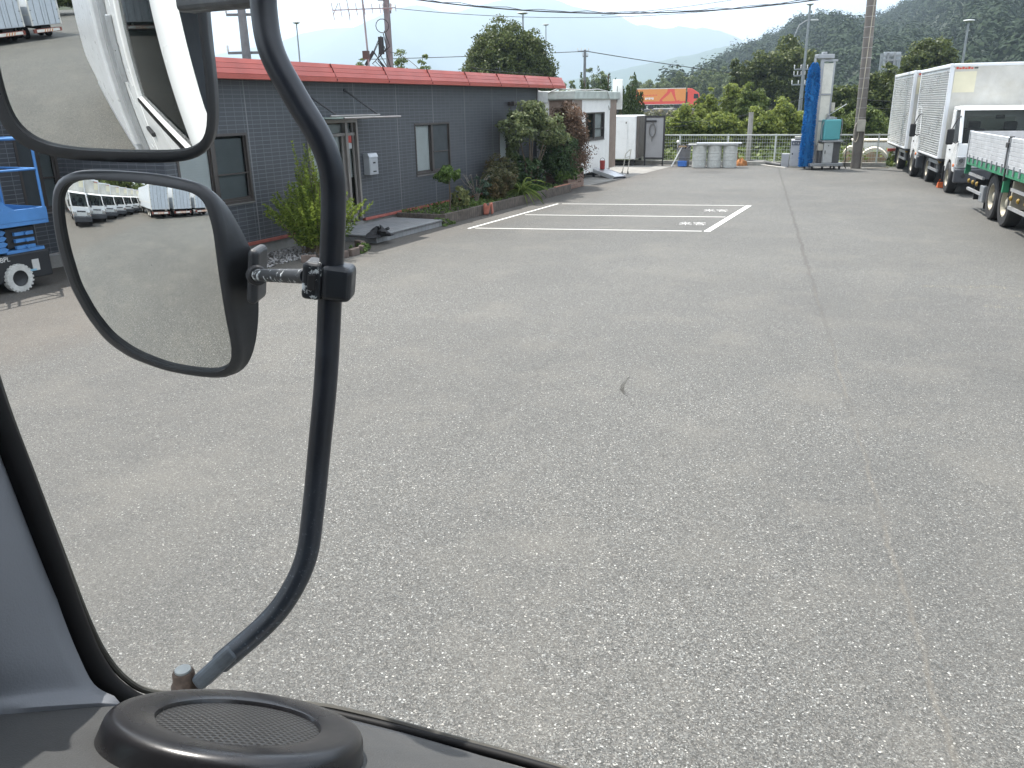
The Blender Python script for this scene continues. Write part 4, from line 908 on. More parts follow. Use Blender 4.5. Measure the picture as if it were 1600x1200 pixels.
# tank, cabinet, fittings
TEAL = mat('teal_tank', (.085, .33, .35), .38, var=.06, scale=1.5, dirt=.12)
tk = W().box(-.14, .52, -.30, .34, 1.10, 1.86).build('tank', TEAL, mc, bevel=.05, seg=4)
W().box(.0, .40, -.1, .2, 1.87, 1.93).lathe([(.16, 0), (.16, .06)], (.2, .05, 1.90), n=20).build('tank_lid', STL, tk, bevel=.008)
W().tube([(-.17, -.2, 1.15), (-.20, -.2, 1.6), (-.12, -.2, 1.82), (.1, -.2, 1.9)], .018, 8).tube([(.55, -.28, 1.1), (.555, -.28, 1.78), (.5, -.28, 1.9)], .015, 8).build('tank_pipe', STL, tk)
W().box(-.22, .62, -.40, .40, 1.03, 1.09).build('shelf', STL, mc, bevel=.006)
W().box(-.10, .26, -.36, .2, .25, 1.02).build('cabinet', mat('cabinet_grey', (.45, .46, .45), .45, var=.08, dirt=.25), mc, bevel=.01)
W().box(-.06, -.03, -.372, -.361, .6, .72).box(.05, .09, -.37, -.361, .88, .91).build('lock', BLK, mc)
W().box(.27, .56, -.30, .36, .24, 1.02).box(-.24, -.11, -.25, .3, .24, .9).build('motor_housing', mat('housing_dark', (.085, .085, .088), .6, var=.25, dirt=.2), mc, bevel=.012)
W().box(-.33, -.12, -.32, -.2, .72, .98).build('switch_box', mat('pale_metal', (.50, .48, .42), .45, .4), mc, bevel=.008)
W().tube([(.66, -.32, 1.05), (.80, -.34, 1.0), (.80, -.34, .12), (.86, -.36, .02)], .018, 8).tube([(.62, -.3, .9), (.80, -.34, .92)], .015, 8).build('stand_bar', BLK, mc)
W().tube([(.05, .0, 2.0), (.2, -.05, 2.1), (.68, -.2, 2.42)], .016, 8).lathe([(.09, 0), (.09, .012)], (.05, 0, 2.0), (1, -.3, .2), 18).build('spray_arm', STL, mc)
# ------------------------------------------------------------------ poles, lamps, sign, wires
PC = mat('pole_concrete', (.16, .145, .13), .8, var=.2, scale=2.5, bump=.2, dirt=.3)
pb_ = G(1337, 263); pt_ = HP(pb_, 1362, 2); up = (pt_-pb_)/pt_[2]
cp = thing('concrete_pole', 'thick concrete utility pole at the far yard edge', 'pole', pb_)
W().lathe([(.20, 0), (.185, 2.4), (.16, 10.5)], pb_, up, 24).build('shaft', PC, cp, True)
g = W()
for k in range(16): g.lathe([(.199-.002*k, 0), (.199-.002*k, .014)], pb_+up*(1.9+.36*k), up, 24)
g.build('band', mat('pole_band', (.42, .42, .41), .5, .4), cp, True)
tdn = nrm(A3(*(-pb_[:2]), 0)); rt = nrm(A3(AX[0, 0], AX[1, 0], 0))
W().obox(pb_+up*1.62+tdn*.26+rt*.06, [rt, tdn, (0, 0, 1)], (.16, .09, .22)).build('meter_box', mat('meter_box', (.42, .40, .34), .5, dirt=.2), cp, True, bevel=.012)
g = W(); c0 = pb_+tdn*.24-rt*.14+A3(0, 0, 1.62)
for k in range(3): g.tube([c0-tdn*.02*k+rt*(.10*math.cos(a))+A3(0, 0, -.25+.36*math.sin(a)) for a in np.linspace(0, 6.283, 21)[:-1]], .014, 6, closed=True)
g.tube([c0+A3(0, 0, .1), c0+rt*.05+A3(0, 0, 1.2), c0+rt*.12+A3(0, 0, 5.5)], .016, 6).tube([pb_+tdn*.22+rt*.18+A3(0, 0, 1.4), pb_+tdn*.22+rt*.2, pb_+tdn*.25+rt*.6+A3(0, 0, .02), pb_+tdn*.1+rt*1.3+A3(0, 0, .02)], .018, 6)
g.build('cable_loop', mat('pale_cable', (.42, .38, .30), .6), cp, True)
gp_ = AT(1168, 255, 38.2); gp_[2] = 0
t = thing('wooden_post', 'plain grey post standing just behind the mesh fence', 'post', gp_); W().tube([(0, 0, 0), (.0, 0, 2.1)], [.11, .10], 12).lathe([(.11, 0), (.11, .03)], (0, 0, 2.1), n=12).build('shaft', mat('grey_post', (.30, .29, .27), .85, dirt=.3), t)
LG = mat('lamp_grey', (.24, .26, .27), .5, .3)
def lamp(label, px, ytop, D, r=.085, head=(.32, .14, .09)):
    tp_ = AT(px, ytop, D); t = thing('street_lamp', label, 'street lamp', (tp_[0], tp_[1], 0), 0)
    W().tube([(0, 0, 0), (0, 0, tp_[2])], [r*1.25, r*.7], 9).build('pole', LG, t)
    rt_ = nrm(A3(AX[0, 0], AX[1, 0], 0)); W().lathe([(.02, -.10), (head[0]*.5, -.06), (head[0], .02), (head[0]*.9, .09), (.05, .13)], (0, 0, tp_[2]), n=18).build('head', mat('lamp_head', (.50, .52, .53), .4), t)
lamp('slim street lamp far behind the roof near the black mirror arm', 463, 36, 78, .075, (.33, 0, 0))
lamp('street lamp with wide round head just behind the big round tree', 817, 21, 80, .10, (.52, 0, 0))
lamp('smaller farther street lamp right of the big round tree', 853, 39, 105, .075, (.40, 0, 0))
lamp('street lamp behind the far white box lorries, before the hill', 1514, 33, 78, .10, (.42, 0, 0))
lamp('very tall lamp post rising left of the concrete pole', 1266, 7, 82, .12, (.34, 0, 0))
q = AT(1242, 55, 90); t = thing('street_lamp', 'thin grey lamp post with curved arm in front of the dark trees', 'street lamp', (q[0], q[1], 0))
rt = nrm(A3(AX[0, 0], AX[1, 0], 0)); hh = q[2]
W().tube([(0, 0, 0), (0, 0, hh), *(rt*.35+A3(0, 0, hh+.9),), *(rt*1.0+A3(0, 0, hh+1.3),), *(rt*1.5+A3(0, 0, hh+1.35),)], [.10, .07, .06, .05, .05], 8).build('pole', LG, t)
W().obox(rt*1.75+A3(0, 0, hh+1.33), [rt, (-rt[1], rt[0], 0), (0, 0, 1)], (.35, .12, .07)).build('head', mat('lamp_head', (.50, .52, .53), .4), t, bevel=.03)
# crossarm pole behind the brush machine
def pole_with_arms(label, px, ytop, ybot, D, arms, r, metal=True, ins=True, tilt=0.):
    top = AT(px, ytop, D); bot = AT(px-tilt, ybot, D); bot[2] = min(bot[2], 0) if ybot > 200 else max(0, 0)
    t = thing('utility_pole', label, 'utility pole', (top[0], top[1], 0)); m_ = LG if metal else mat('grey_pole', (.16, .165, .17), .7, var=.2)
    W().tube([(0, 0, 0), (0, 0, top[2])], [r*1.2, r*.8], 10).build('pole', m_, t)
    for (y, a, b_) in arms:
        z = AT(px, y, D)[2]; sc = np.linalg.norm(AT(px+1, y, D)-AT(px, y, D))
        W().bar(rt*a*sc+A3(0, 0, z)-A3(rt[1], -rt[0], 0)*r, rt*b_*sc+A3(0, 0, z)-A3(rt[1], -rt[0], 0)*r, .09, .09).build('crossarm', m_, t)
        if ins:
            g = W()
            for f in np.linspace(0, 1, 4): g.lathe([(.02, -.12), (.045, -.06), (.025, 0), (.045, .06), (.02, .12)], rt*(a+(b_-a)*f)*sc+A3(0, 0, z+.16)-A3(rt[1], -rt[0], 0)*r, n=9)
            g.build('insulator', mat('porcelain', (.62, .62, .60), .3), t)
    return t
pole_with_arms('steel pole with white insulator arms left of the blue brush', 1256, 100, 165, 60, [(108, -14, 18), (132, -16, 16), (118, -14, 4)], .10)
pole_with_arms('tall grey utility pole with two crossarms behind the roof, left', 371, -40, 120, 34, [(22, -28, 34), (82, -32, 44)], .17, False)
pole_with_arms('distant utility pole with one crossarm over the hut', 914, 78, 160, 75, [(80, -11, 6), (88, -3, 5)], .13, False, True)
pole_with_arms('cabled grey pole behind the roof next to the aerial', 601, -40, 110, 31, [(18, -6, 6)], .13, False, True)
q = AT(598, 85, 30.7)
cj = thing('cable_joint', 'bundle of black cable joints and loops on the cabled pole', 'cable', q); g = W()
for k in range(7):
    a = k*.9; g.tube([q+rt*(.10*math.cos(a))+A3(0, 0, .75-.08*k), q+rt*(.30*math.cos(a))+A3(0, -.06, .25-.05*k), q+rt*(-.35+.1*k)+A3(0, -.05, -.3+.1*math.sin(k)), q+rt*(.05*k)+A3(0, 0, -.55)], .016, 6)
g.bar(q-rt*.25+A3(0, -.1, .1), q-rt*.55+A3(0, -.1, -.35), .10, .10); g.bar(q+rt*.05+A3(0, -.15, .0), q+rt*.05+A3(0, -.15, .55), .16, .12)
for k in range(3): g.tube([q+rt*(.1+.22*math.cos(a))+A3(0, -.1, .9+k*1.0+.22*math.sin(a)) for a in np.linspace(0, 6.283, 15)[:-1]], .014, 6, closed=True)
g.each('joint', BLK, cj, True)
# rooftop aerial
rb_ = WX(577, 103, XW-1.2); rb_[2] = 3.36; ae = thing('tv_aerial', 'thin TV aerial mast with long yagi on the red roof', 'aerial', rb_)
mt = HP(rb_, 565, -12); W().tube([rb_, mt], .022, 8).bar(rb_, rb_+A3(0, 0, .12), .16, .16).build('mast', LG, ae, True)
ya, yb = HP(rb_, 520, 16), HP(rb_, 618, 12); g = W().tube([ya, yb], .014, 6)
dn_ = nrm(A3(rt[1], -rt[0], .0))
for f in np.linspace(0, 1, 9):
    c0 = ya+(yb-ya)*f; L = .30-.16*f; g.tube([c0-A3(0, 0, L*.5)*(1 if f else 1.3)-dn_*L*.4, c0+A3(0, 0, L*.5)+dn_*L*.4], .008, 5)
g.tube([HP(rb_, 541, -5), HP(rb_, 547, 32)], .009, 5).tube([HP(rb_, 528, 5), HP(rb_, 521, 23)], .009, 5)
g.build('yagi', LG, ae, True); q = HP(rb_, 574, 86); W().box(q[0]-.07, q[0]+.07, q[1]-.1, q[1]+.0, q[2]-.09, q[2]+.09).build('booster_box', mat('dark_lamp', (.05, .04, .035), .5), ae, True)
# overhead wires
WIRE = mat('wire_black', (.02, .02, .022), .6)
def wire(name, label, pts, r, D=(30, 34), wob=0.):
    xs = np.linspace(pts[0][0], pts[-1][0], 40); co = np.polyfit([p_[0] for p_ in pts], [p_[1] for p_ in pts], min(2, len(pts)-1)); ys = np.polyval(co, xs)
    L_ = [AT(x, y, D[0]+(D[1]-D[0])*i/39) for i, (x, y) in enumerate(zip(xs, ys))]
    g = W().tube(L_, r, 6)
    if wob: g.tube([p_+A3(0, 0, wob*(1.2+math.sin(i*2.4))) for i, p_ in enumerate(L_)], r*.5, 5)
    o = g.build(name, WIRE); tag(o, label, 'wire'); return o
wire('overhead_cable', 'thick spiralled overhead cable sagging across the top of the sky', [(440, -40), (660, 0), (760, 14), (950, 22), (1100, 15), (1280, -3), (1420, -22)], .022, (29, 37), .035)
wire('overhead_cable', 'thin overhead line just under the thick spiralled cable', [(617, 13), (760, 24), (905, 27), (1100, 19), (1290, -6)], .010, (31, 38))
wire('overhead_cable', 'thin line rising right from the thick spiralled cable', [(940, 24), (1000, 18), (1060, 12), (1180, -6)], .009, (32, 35))
wire('power_line', 'line running left from the distant pole towards the round tree', [(914, 80), (860, 83), (700, 89), (560, 93)], .03, (75, 76))
wire('power_line', 'line sloping down right from the distant pole over the hills', [(914, 80), (990, 91), (1065, 104), (1250, 128)], .035, (75, 95))
wire('service_wire', 'thin wire from the cabled pole down to the red roof edge', [(602, 80), (640, 95), (655, 108)], .010, (31, 27))
wire('service_wire', 'pale wire along the foot of the round tree behind the roof', [(735, 105), (790, 112), (850, 116)], .010, (30, 31))
wire('fence_wire', 'upper thin blue line slung in front of the vine mounds', [(1040, 200), (1110, 190), (1180, 178), (1240, 163)], .012, (41, 47))
wire('fence_wire', 'lower thin blue line slung in front of the vine mounds', [(1040, 192), (1110, 186), (1190, 175), (1262, 150)], .012, (41, 47))
wire('fence_wire', 'thin line crossing the dark trees right of the concrete pole', [(1345, 155), (1370, 157), (1420, 158)], .012, (44, 44))
wire('fence_wire', 'thin line crossing low on the dark trees beside the far lorry', [(1345, 168), (1370, 169), (1420, 170)], .012, (44, 44))
# back of a big road sign
q = AT(1393, 95, 70); sg = thing('road_sign', 'grey back of a large road sign on steel rails', 'sign', (q[0], q[1], 0))
sc = np.linalg.norm(AT(1394, 95, 70)-q); z_ = q[2]; nn_ = A3(rt[1], -rt[0], 0)
W().obox(A3(0, 0, z_), [nrm(rt-nn_*.25), nrm(nn_+rt*.25), (0, 0, 1)], (17*sc, .04, 14*sc)).build('sheet', mat('sign_back', (.42, .44, .46), .45, .4, var=.08), sg, bevel=.02)
g = W()
for dz in (8, 1, -9): g.bar(-rt*20*sc+A3(0, 0, z_+dz*sc)+nn_*.15, rt*14*sc+A3(0, 0, z_+dz*sc)+nn_*.15, .14, .14)
for dx in (-8, 3): g.bar(rt*dx*sc+A3(0, 0, z_-14*sc)+nn_*.2, rt*dx*sc+A3(0, 0, z_+13*sc)+nn_*.2, .14, .14)
g.build('rail', mat('sign_rail', (.28, .29, .30), .5, .3), sg)
W().tube([-rt*18*sc+nn_*.1, -rt*18*sc+nn_*.1+A3(0, 0, z_+12*sc)], .13, 10).tube([rt*8*sc+nn_*.3, rt*8*sc+nn_*.3+A3(0, 0, z_)], .13, 10).build('post', LG, sg)
# ------------------------------------------------------------------ highway with the orange lorry
ha, hb_ = AT(600, 165, 175), AT(1480, 165, 175); ha[2] = hb_[2] = 0; hd = nrm(hb_-ha); hn = A3(-hd[1], hd[0], 0)
ZR = AT(1040, 170, 160)[2]
tag(MB().obox((ha+hb_)/2+hn*2+A3(0, 0, (ZR-.3)/2), [hd, hn, (0, 0, 1)], (150, 17, (ZR+.3)/2)).build('highway_road', mat('highway_surface', (.12, .12, .12), .85)), kind='structure')
gr = thing('guard_rail', 'long grey guard rail of the highway beyond the vines', 'rail', (ha+hb_)/2-hn*14.6+A3(0, 0, ZR))
W().obox((ha+hb_)/2+hd*90-hn*14.6+A3(0, 0, ZR+.75), [hd, hn, (0, 0, 1)], (72, .05, .17)).build('beam', LG, gr, True)
g = W()
for k in range(10, 80): 
    p_ = (ha+hb_)/2-hn*14.5+hd*k*2; g.bar(p_+A3(0, 0, ZR), p_+A3(0, 0, ZR+.9), .12)
g.each('post', LG, gr, True)
hq = AT(1060, 168, 143); hq[2] = 0; hc, hN = [], []
for k in range(420):
    p_ = hq+hd*(-34+74*rng.random())+hn*rng.normal()*.5; u = udirs(44, -.2); hc.append(p_+A3(0, 0, rng.random()*(ZR-1.2))+u*A3(.9, .9, 1.2+.15*rng.normal())); hN.append(u+.5*rng.normal(size=u.shape))
hg = thing('roadside_hedge', 'long clipped brownish green hedge below the orange lorry', 'hedge', (hq[0], hq[1], 0))
quads('foliage', np.concatenate(hc), np.concatenate(hN), .26, .55, leafmat('hedge_leaf', (.035, .045, .02), (.16, .155, .07), clump=.9, old=(.16, .10, .055)), hg, True)
# the lorry itself
lq = AT(993, 166, 160); lq[2] = ZR-.25
lo = thing('orange_lorry', 'orange long haul lorry with running legs painted on its side', 'lorry', lq, math.atan2(hd[1], hd[0]))
sc = np.linalg.norm(AT(1041, 150, 160)-AT(1040, 150, 160)); Lb = 78*sc
LO = mat('lorry_orange', (.70, .26, .055), .45, var=.05); LR = mat('lorry_red', (.68, .075, .05), .42, var=.05); LWH = mat('lorry_white', (.74, .72, .66), .5)
z0, z1 = 1.0, 31*sc+.25
bx_ = W().box(0, Lb, 0, 2.45, z0+.55, z1-.12).build('box_body', LO, lo, bevel=.03)
W().box(0, Lb, -.01, 2.46, z1-.118, z1).box(0, Lb, -.02, -.012, z0-.0, z0+.06).build('roof_rim', LWH, lo); W().box(.02, Lb, .01, 2.44, z0+.07, z0+.545).build('lower_skirt', LR, lo)
W().prism([(0, z0+.55), (2.9*sc, z0+.55), (1.6*sc, z1-.12), (0, z1-.12)], 1, -.012, -.003).build('tail_stripe', LR, bx_)
U = lambda px, py: (((px)/13.333+980-993)*sc, z1-((py-65)/13.333)*sc)
legs = [U(840, 85), (U(975, 85)), U(1000, 230), U(1030, 320), U(1105, 300), U(1060, 345), U(1015, 365), U(990, 300), U(905, 130), U(870, 185), U(725, 300), U(770, 375), U(730, 378), U(665, 305), U(770, 195), U(825, 140)]
W().prism(legs, 1, -.012, -.003).build('leg_emblem', LR, bx_)
g = W()
for k in range(11): g.box(*sorted((U(290+k*31, 0)[0], U(290+k*31+20, 0)[0])), -.012, -.004, U(0, 212)[1], U(0, 190)[1]-.05*(k % 2))
g.build('lettering', LR, bx_)
g = W()
for k in range(5): g.box(U(370+k*37, 0)[0], U(370+k*37+30, 0)[0], -.012, -.004, U(0, 290)[1]+.08*(k % 2), U(0, 248)[1])
g.build('lettering', LWH, bx_)
cx = Lb+.35
cb = W().prism([(cx, .5), (cx+2.2, .5), (cx+2.25, 1.7), (cx+2.0, 2.9), (cx+.75, z1-.15), (cx, z1-.05)], 1, .02, 2.43).build('cab', LR, lo, bevel=.06)
W().prism([(cx+1.1, 1.95), (cx+2.02, 1.95), (cx+1.86, 2.75), (cx+1.1, 2.75)], 1, .003, .016).build('side_window', mat('dark_window', (.03, .035, .04), .12), cb)
W().box(Lb+.02, cx-.02, .2, 2.3, .9, z1-.7).build('gap_panel', BLK, lo)
for x in (1.5, 2.8, Lb-1.5, cx+1.2):
    for y in (.15, 2.3): W().lathe([(.3, -.13), (.48, -.13), (.5, -.1), (.5, .1), (.48, .13), (.3, .13)], (x, y, .5), (0, 1, 0), 20).build('wheel', BLK, lo)
# dark van half hidden under the hedge
vq = AT(1004, 184, 100); vq[2] = AT(1004, 186, 100)[2]-1.2
va = thing('dark_van', 'dark blue van tail showing between conifer and hedge', 'van', vq-hd*4.0, math.atan2(hd[1], hd[0]))
DB_ = mat('van_blue', (.012, .02, .05), .3, coat=.4)
vb = W().prism([(0, .4), (4.6, .4), (4.6, 1.1), (3.9, 1.25), (3.3, 1.95), (.1, 1.98), (0, 1.2)], 1, -.85, .85).build('body', DB_, va, bevel=.08, seg=3)
W().prism([(.2, 1.2), (3.5, 1.2), (3.1, 1.75), (.25, 1.75)], 1, -.858, -.852).build('window', mat('dark_window', (.03, .035, .04), .12), vb)
for x in (.9, 3.7):
    for y in (-.75, .75): W().lathe([(.2, -.1), (.33, -.1), (.34, .1), (.2, .1)], (x, y, .34), (0, 1, 0), 18).build('wheel', BLK, va)
# beige curved sheets and pale plastic behind the fence
BEI = mat('beige_sheet', (.46, .31, .21), .6, var=.12, scale=2, dirt=.15); CRM = mat('cream_sheet', (.74, .68, .56), .5, var=.06)
def arch(label, px0, px1, ytop, D, depth):
    a, b_ = AT(px0, 250, D), AT(px1, 250, D); a[2] = b_[2] = 0; hgt = AT((px0+px1)/2, ytop, D)[2]; u = b_-a; L = np.linalg.norm(u); u = u/L; n_ = A3(-u[1], u[0], 0)
    t = thing('curved_cover', label, 'cover', (a+b_)/2)
    rows = [[a+u*L*f+n_*depth*k+A3(0, 0, .05+(hgt-.05)*(math.sin(math.pi*(.08+.84*f))**.5)*(.97 if k else 1)-.0) for f in np.linspace(0, 1, 15)] for k in (0, 1)]
    side = W().grid([[p_*A3(1, 1, 0)+A3(0, 0, .02) for p_ in rows[0]], [p_-A3(0, 0, .16) for p_ in rows[0]]]); side.build('end_face', BEI, t, True)
    top = W().grid([[p_-A3(0, 0, .16) for p_ in rows[0]], rows[0], rows[1], [p_*A3(1, 1, 0) for p_ in rows[1]]]).build('arched_top', CRM, t, True)
arch('beige arched cover behind the fence, between brush machine and concrete pole', 1315, 1338, 229, 38.6, 1.5)
arch('beige arched cover behind the fence, right of the concrete pole', 1344, 1385, 231, 38.4, 1.6)
q = AT(1372, 250, 40.6); q[2] = 0
tb_ = thing('plastic_cover', 'long pale plastic covered stack behind the beige arched covers', 'stack', q, R(6)); W().box(-1.1, 1.2, 0, 1.3, 0, .80).build('cover', mat('pale_plastic', (.62, .64, .64), .4, var=.1), tb_, bevel=.06); W().box(-1.15, 1.25, -.03, 1.33, .83, .90).build('lid', CRM, tb_, bevel=.02)
W().box(.55, .62, -.04, -.005, .1, .9).box(1.3, 1.38, -.04, -.005, .1, .9).build('strap', mat('grey_cable', (.45, .45, .43), .6), tb_)
# ------------------------------------------------------------------ lorries
TYRE = mat('tyre_rubber', (.022, .022, .023), .75, var=.35, scale=5, bump=.3, bscale=30, dirt=.2); RIM = mat('rim_cream', (.42, .39, .31), .5, .3, var=.15, dirt=.35)
CABW = mat('cab_white', (.70, .71, .70), .28, var=.04, scale=1.2, dirt=.12, coat=.3); BUMP = mat('bumper_grey', (.05, .053, .06), .5, var=.15)
CHAS = mat('chassis_black', (.018, .018, .019), .7, var=.4, dirt=.3); LENS = mat('lamp_lens', (.55, .56, .56), .1, .55, var=.3, scale=14); YLW = mat('yellow_lens', (.26, .165, .025), .25, var=.1); ORG = mat('orange_lens', (.62, .14, .02), .3)
BXF = mat('box_front_sheet', (.55, .54, .50), .42, .2, var=.22, scale=1.1, dirt=.5, dirtcol=(.40, .36, .27)); BXS = mat('box_side_sheet', (.58, .59, .58), .32, .55, var=.10, scale=1.0, dirt=.2); BXW = mat('box_rim', (.70, .72, .74), .35, .15, var=.05)
WGL = glassmat('screen_glass', (.74, .80, .78), .88, .03); SEAT = mat('seat_cloth', (.05, .052, .058), .8, var=.2)
def wheel(parent, x, y, r, w_, side, rim=RIM):
    o = W().lathe([(r*.60, -w_/2), (r*.93, -w_/2), (r, -w_*.38), (r, w_*.38), (r*.93, w_/2), (r*.60, w_/2)], (x, y, r), (1, 0, 0), 32, cap=False).build('wheel', TYRE, parent)
    s = side
    W().lathe([(r*.61, s*w_*.30), (r*.60, s*w_*.46), (r*.54, s*w_*.46), (r*.50, s*w_*.12), (r*.22, s*w_*.02), (r*.20, s*w_*.30), (r*.13, s*w_*.36), (.001, s*w_*.36)], (x, y, r), (1, 0, 0), 28, cap=False).build('rim', rim, o)
    g = W()
    for k in range(8):
        a = k*math.pi/4; g.lathe([(.018, 0), (.018, s*.04)], (x+s*w_*.08, y+r*.34*math.cos(a), r+r*.34*math.sin(a)), (1, 0, 0), 6)
    g.build('wheel_nut', CHAS, o)
def tread(parent): pass
def cab(t, y=0.):
    hw = 1.03; Y = lambda *p: [(a+y, b_) for a, b_ in p]
    g = W(); g.prism(Y((.03, .74), (0, 1.0), (.05, 1.38), (.16, 1.39), (.15, .74)), 0, -hw+.03, hw-.03)
    g.prism(Y((.43, 2.24), (.50, 2.31), (.85, 2.36), (1.6, 2.34), (1.6, 2.24)), 0, -hw+.04, hw-.04)
    for s in (-1, 1):
        g.bar((s*(hw-.055), y+.08, 1.37), (s*(hw-.075), y+.47, 2.27), .07, .09, (1, 0, 0))
        arch = [(.85+.50*math.cos(a), .42+.50*math.sin(a)) for a in np.linspace(.30, math.pi-.45, 9)]
        g.prism(Y((1.59, .56), *arch, (.10, .62), (.06, 1.0), (.12, 1.40), (1.59, 1.40)), 0, s*(hw-.035), s*hw)
        g.prism(Y((1.12, 1.40), (1.59, 1.40), (1.59, 2.24), (1.12, 2.24)), 0, s*(hw-.07), s*(hw-.03))
    for a, b_, c, d in ((-.95, .95, 1.0, 1.55), (-.95, -.62, 1.55, 2.05), (.62, .95, 1.55, 2.05), (-.95, .95, 2.05, 2.24)): g.box(a, b_, y+1.54, y+1.59, c, d)
    g.box(-.95, .95, y+.16, y+1.54, .72, .78)
    cb = g.build('cab', CABW, t, bevel=.022, seg=3)
    W().face([(-.92, y+.085, 1.40), (.92, y+.085, 1.40), (.89, y+.465, 2.23), (-.89, y+.465, 2.23)]).build('windscreen', WGL, cb)
    g = W()
    for s in (-1, 1): g.prism(Y((.24, 1.41), (.56, 2.2), (1.1, 2.2), (1.1, 1.41)), 0, s*(hw-.062), s*(hw-.056))
    g.face([(-.61, y+1.56, 1.56), (.61, y+1.56, 1.56), (.61, y+1.56, 2.04), (-.61, y+1.56, 2.04)]).build('side_glass', WGL, cb)
    W().box(-.9, .9, y+.18, y+.5, 1.05, 1.34).box(-.70, -.2, y+1.05, y+1.42, .8, 1.75).box(.15, .75, y+1.05, y+1.42, .8, 1.7).box(.28, .60, y+1.15, y+1.32, 1.70, 1.93).box(-.62, -.32, y+1.15, y+1.32, 1.75, 1.95).build('interior', SEAT, cb, bevel=.04)
    W().tube([(.42+.2*math.cos(a), y+.62-.08*math.sin(a), 1.42+.16*math.sin(a)) for a in np.linspace(0, 6.283, 19)[:-1]], .014, 6, closed=True).build('steering_wheel', CHAS, cb)
    W().box(-.12, .10, y+.46, y+.52, 2.02, 2.12).build('rear_mirror', CHAS, cb, bevel=.02)
    W().box(-hw, hw, y-.12, y+.10, .34, .73).build('bumper', BUMP, t, bevel=.05, seg=3)
    for s in (-1, 1):
        hl = W().box(s*.60, s*1.0, y-.03, y+.05, .80, 1.06).build('headlight', LENS, t, bevel=.03)
        W().lathe([(.075, 0), (.075, .012)], (s*.72, y-.032, .93), (0, -1, 0), 18).lathe([(.06, 0), (.06, .012)], (s*.90, y-.032, .94), (0, -1, 0), 18).build('reflector', mat('reflector', (.75, .76, .76), .12, .9), hl)
        W().lathe([(.055, 0), (.05, .02)], (s*.80, y-.121, .54), (0, -1, 0), 16).build('fog_lamp', CHAS, t)
        W().lathe([(.045, 0), (.04, .03)], (s*hw, y+.16, .80), (s, 0, 0), 14).build('indicator', ORG, t)
        mr = W().box(s*1.16, s*1.34, y-.02, y+.10, 1.36, 1.78).build('mirror', BLK, t, bevel=.04, seg=3)
        W().tube([(s*1.0, y+.1, 1.44), (s*1.1, y+.02, 1.40), (s*1.18, y+.04, 1.45)], .016, 7).tube([(s*.98, y+.38, 2.1), (s*1.12, y+.1, 2.02), (s*1.22, y+.04, 1.78)], .016, 7).build('arm', BLK, mr)
        W().box(s*(hw+.001), s*(hw+.022), y+.98, y+1.08, 1.16, 1.20).build('door_handle', BLK, t)
    W().box(-.5, .5, y-.012, y+.01, 1.02, 1.12).build('grille', BUMP, t)
    g = W()
    for x in (-.5, .1): g.tube([(x, y+.05, 1.40), (x+.45, y+.11, 1.47)], .012, 6)
    g.build('wiper', BLK, t)
def chassis(t, y0, y1, axles, r, twin=True):
    W().box(-.45, -.33, y0, y1, .58, .80).box(.33, .45, y0, y1, .58, .80).box(-.33, .33, y0+1., y0+1.1, .6, .78).box(-.33, .33, y1-.2, y1-.1, .6, .78).build('chassis', CHAS, t)
    for (ya, f) in axles:
        W().tube([(-.8, ya, r), (.8, ya, r)], .07, 10).build('axle', CHAS, t)
        for s in (-1, 1): wheel(t, s*(.93 if f else .92), ya, r, .24 if f else .26, s)
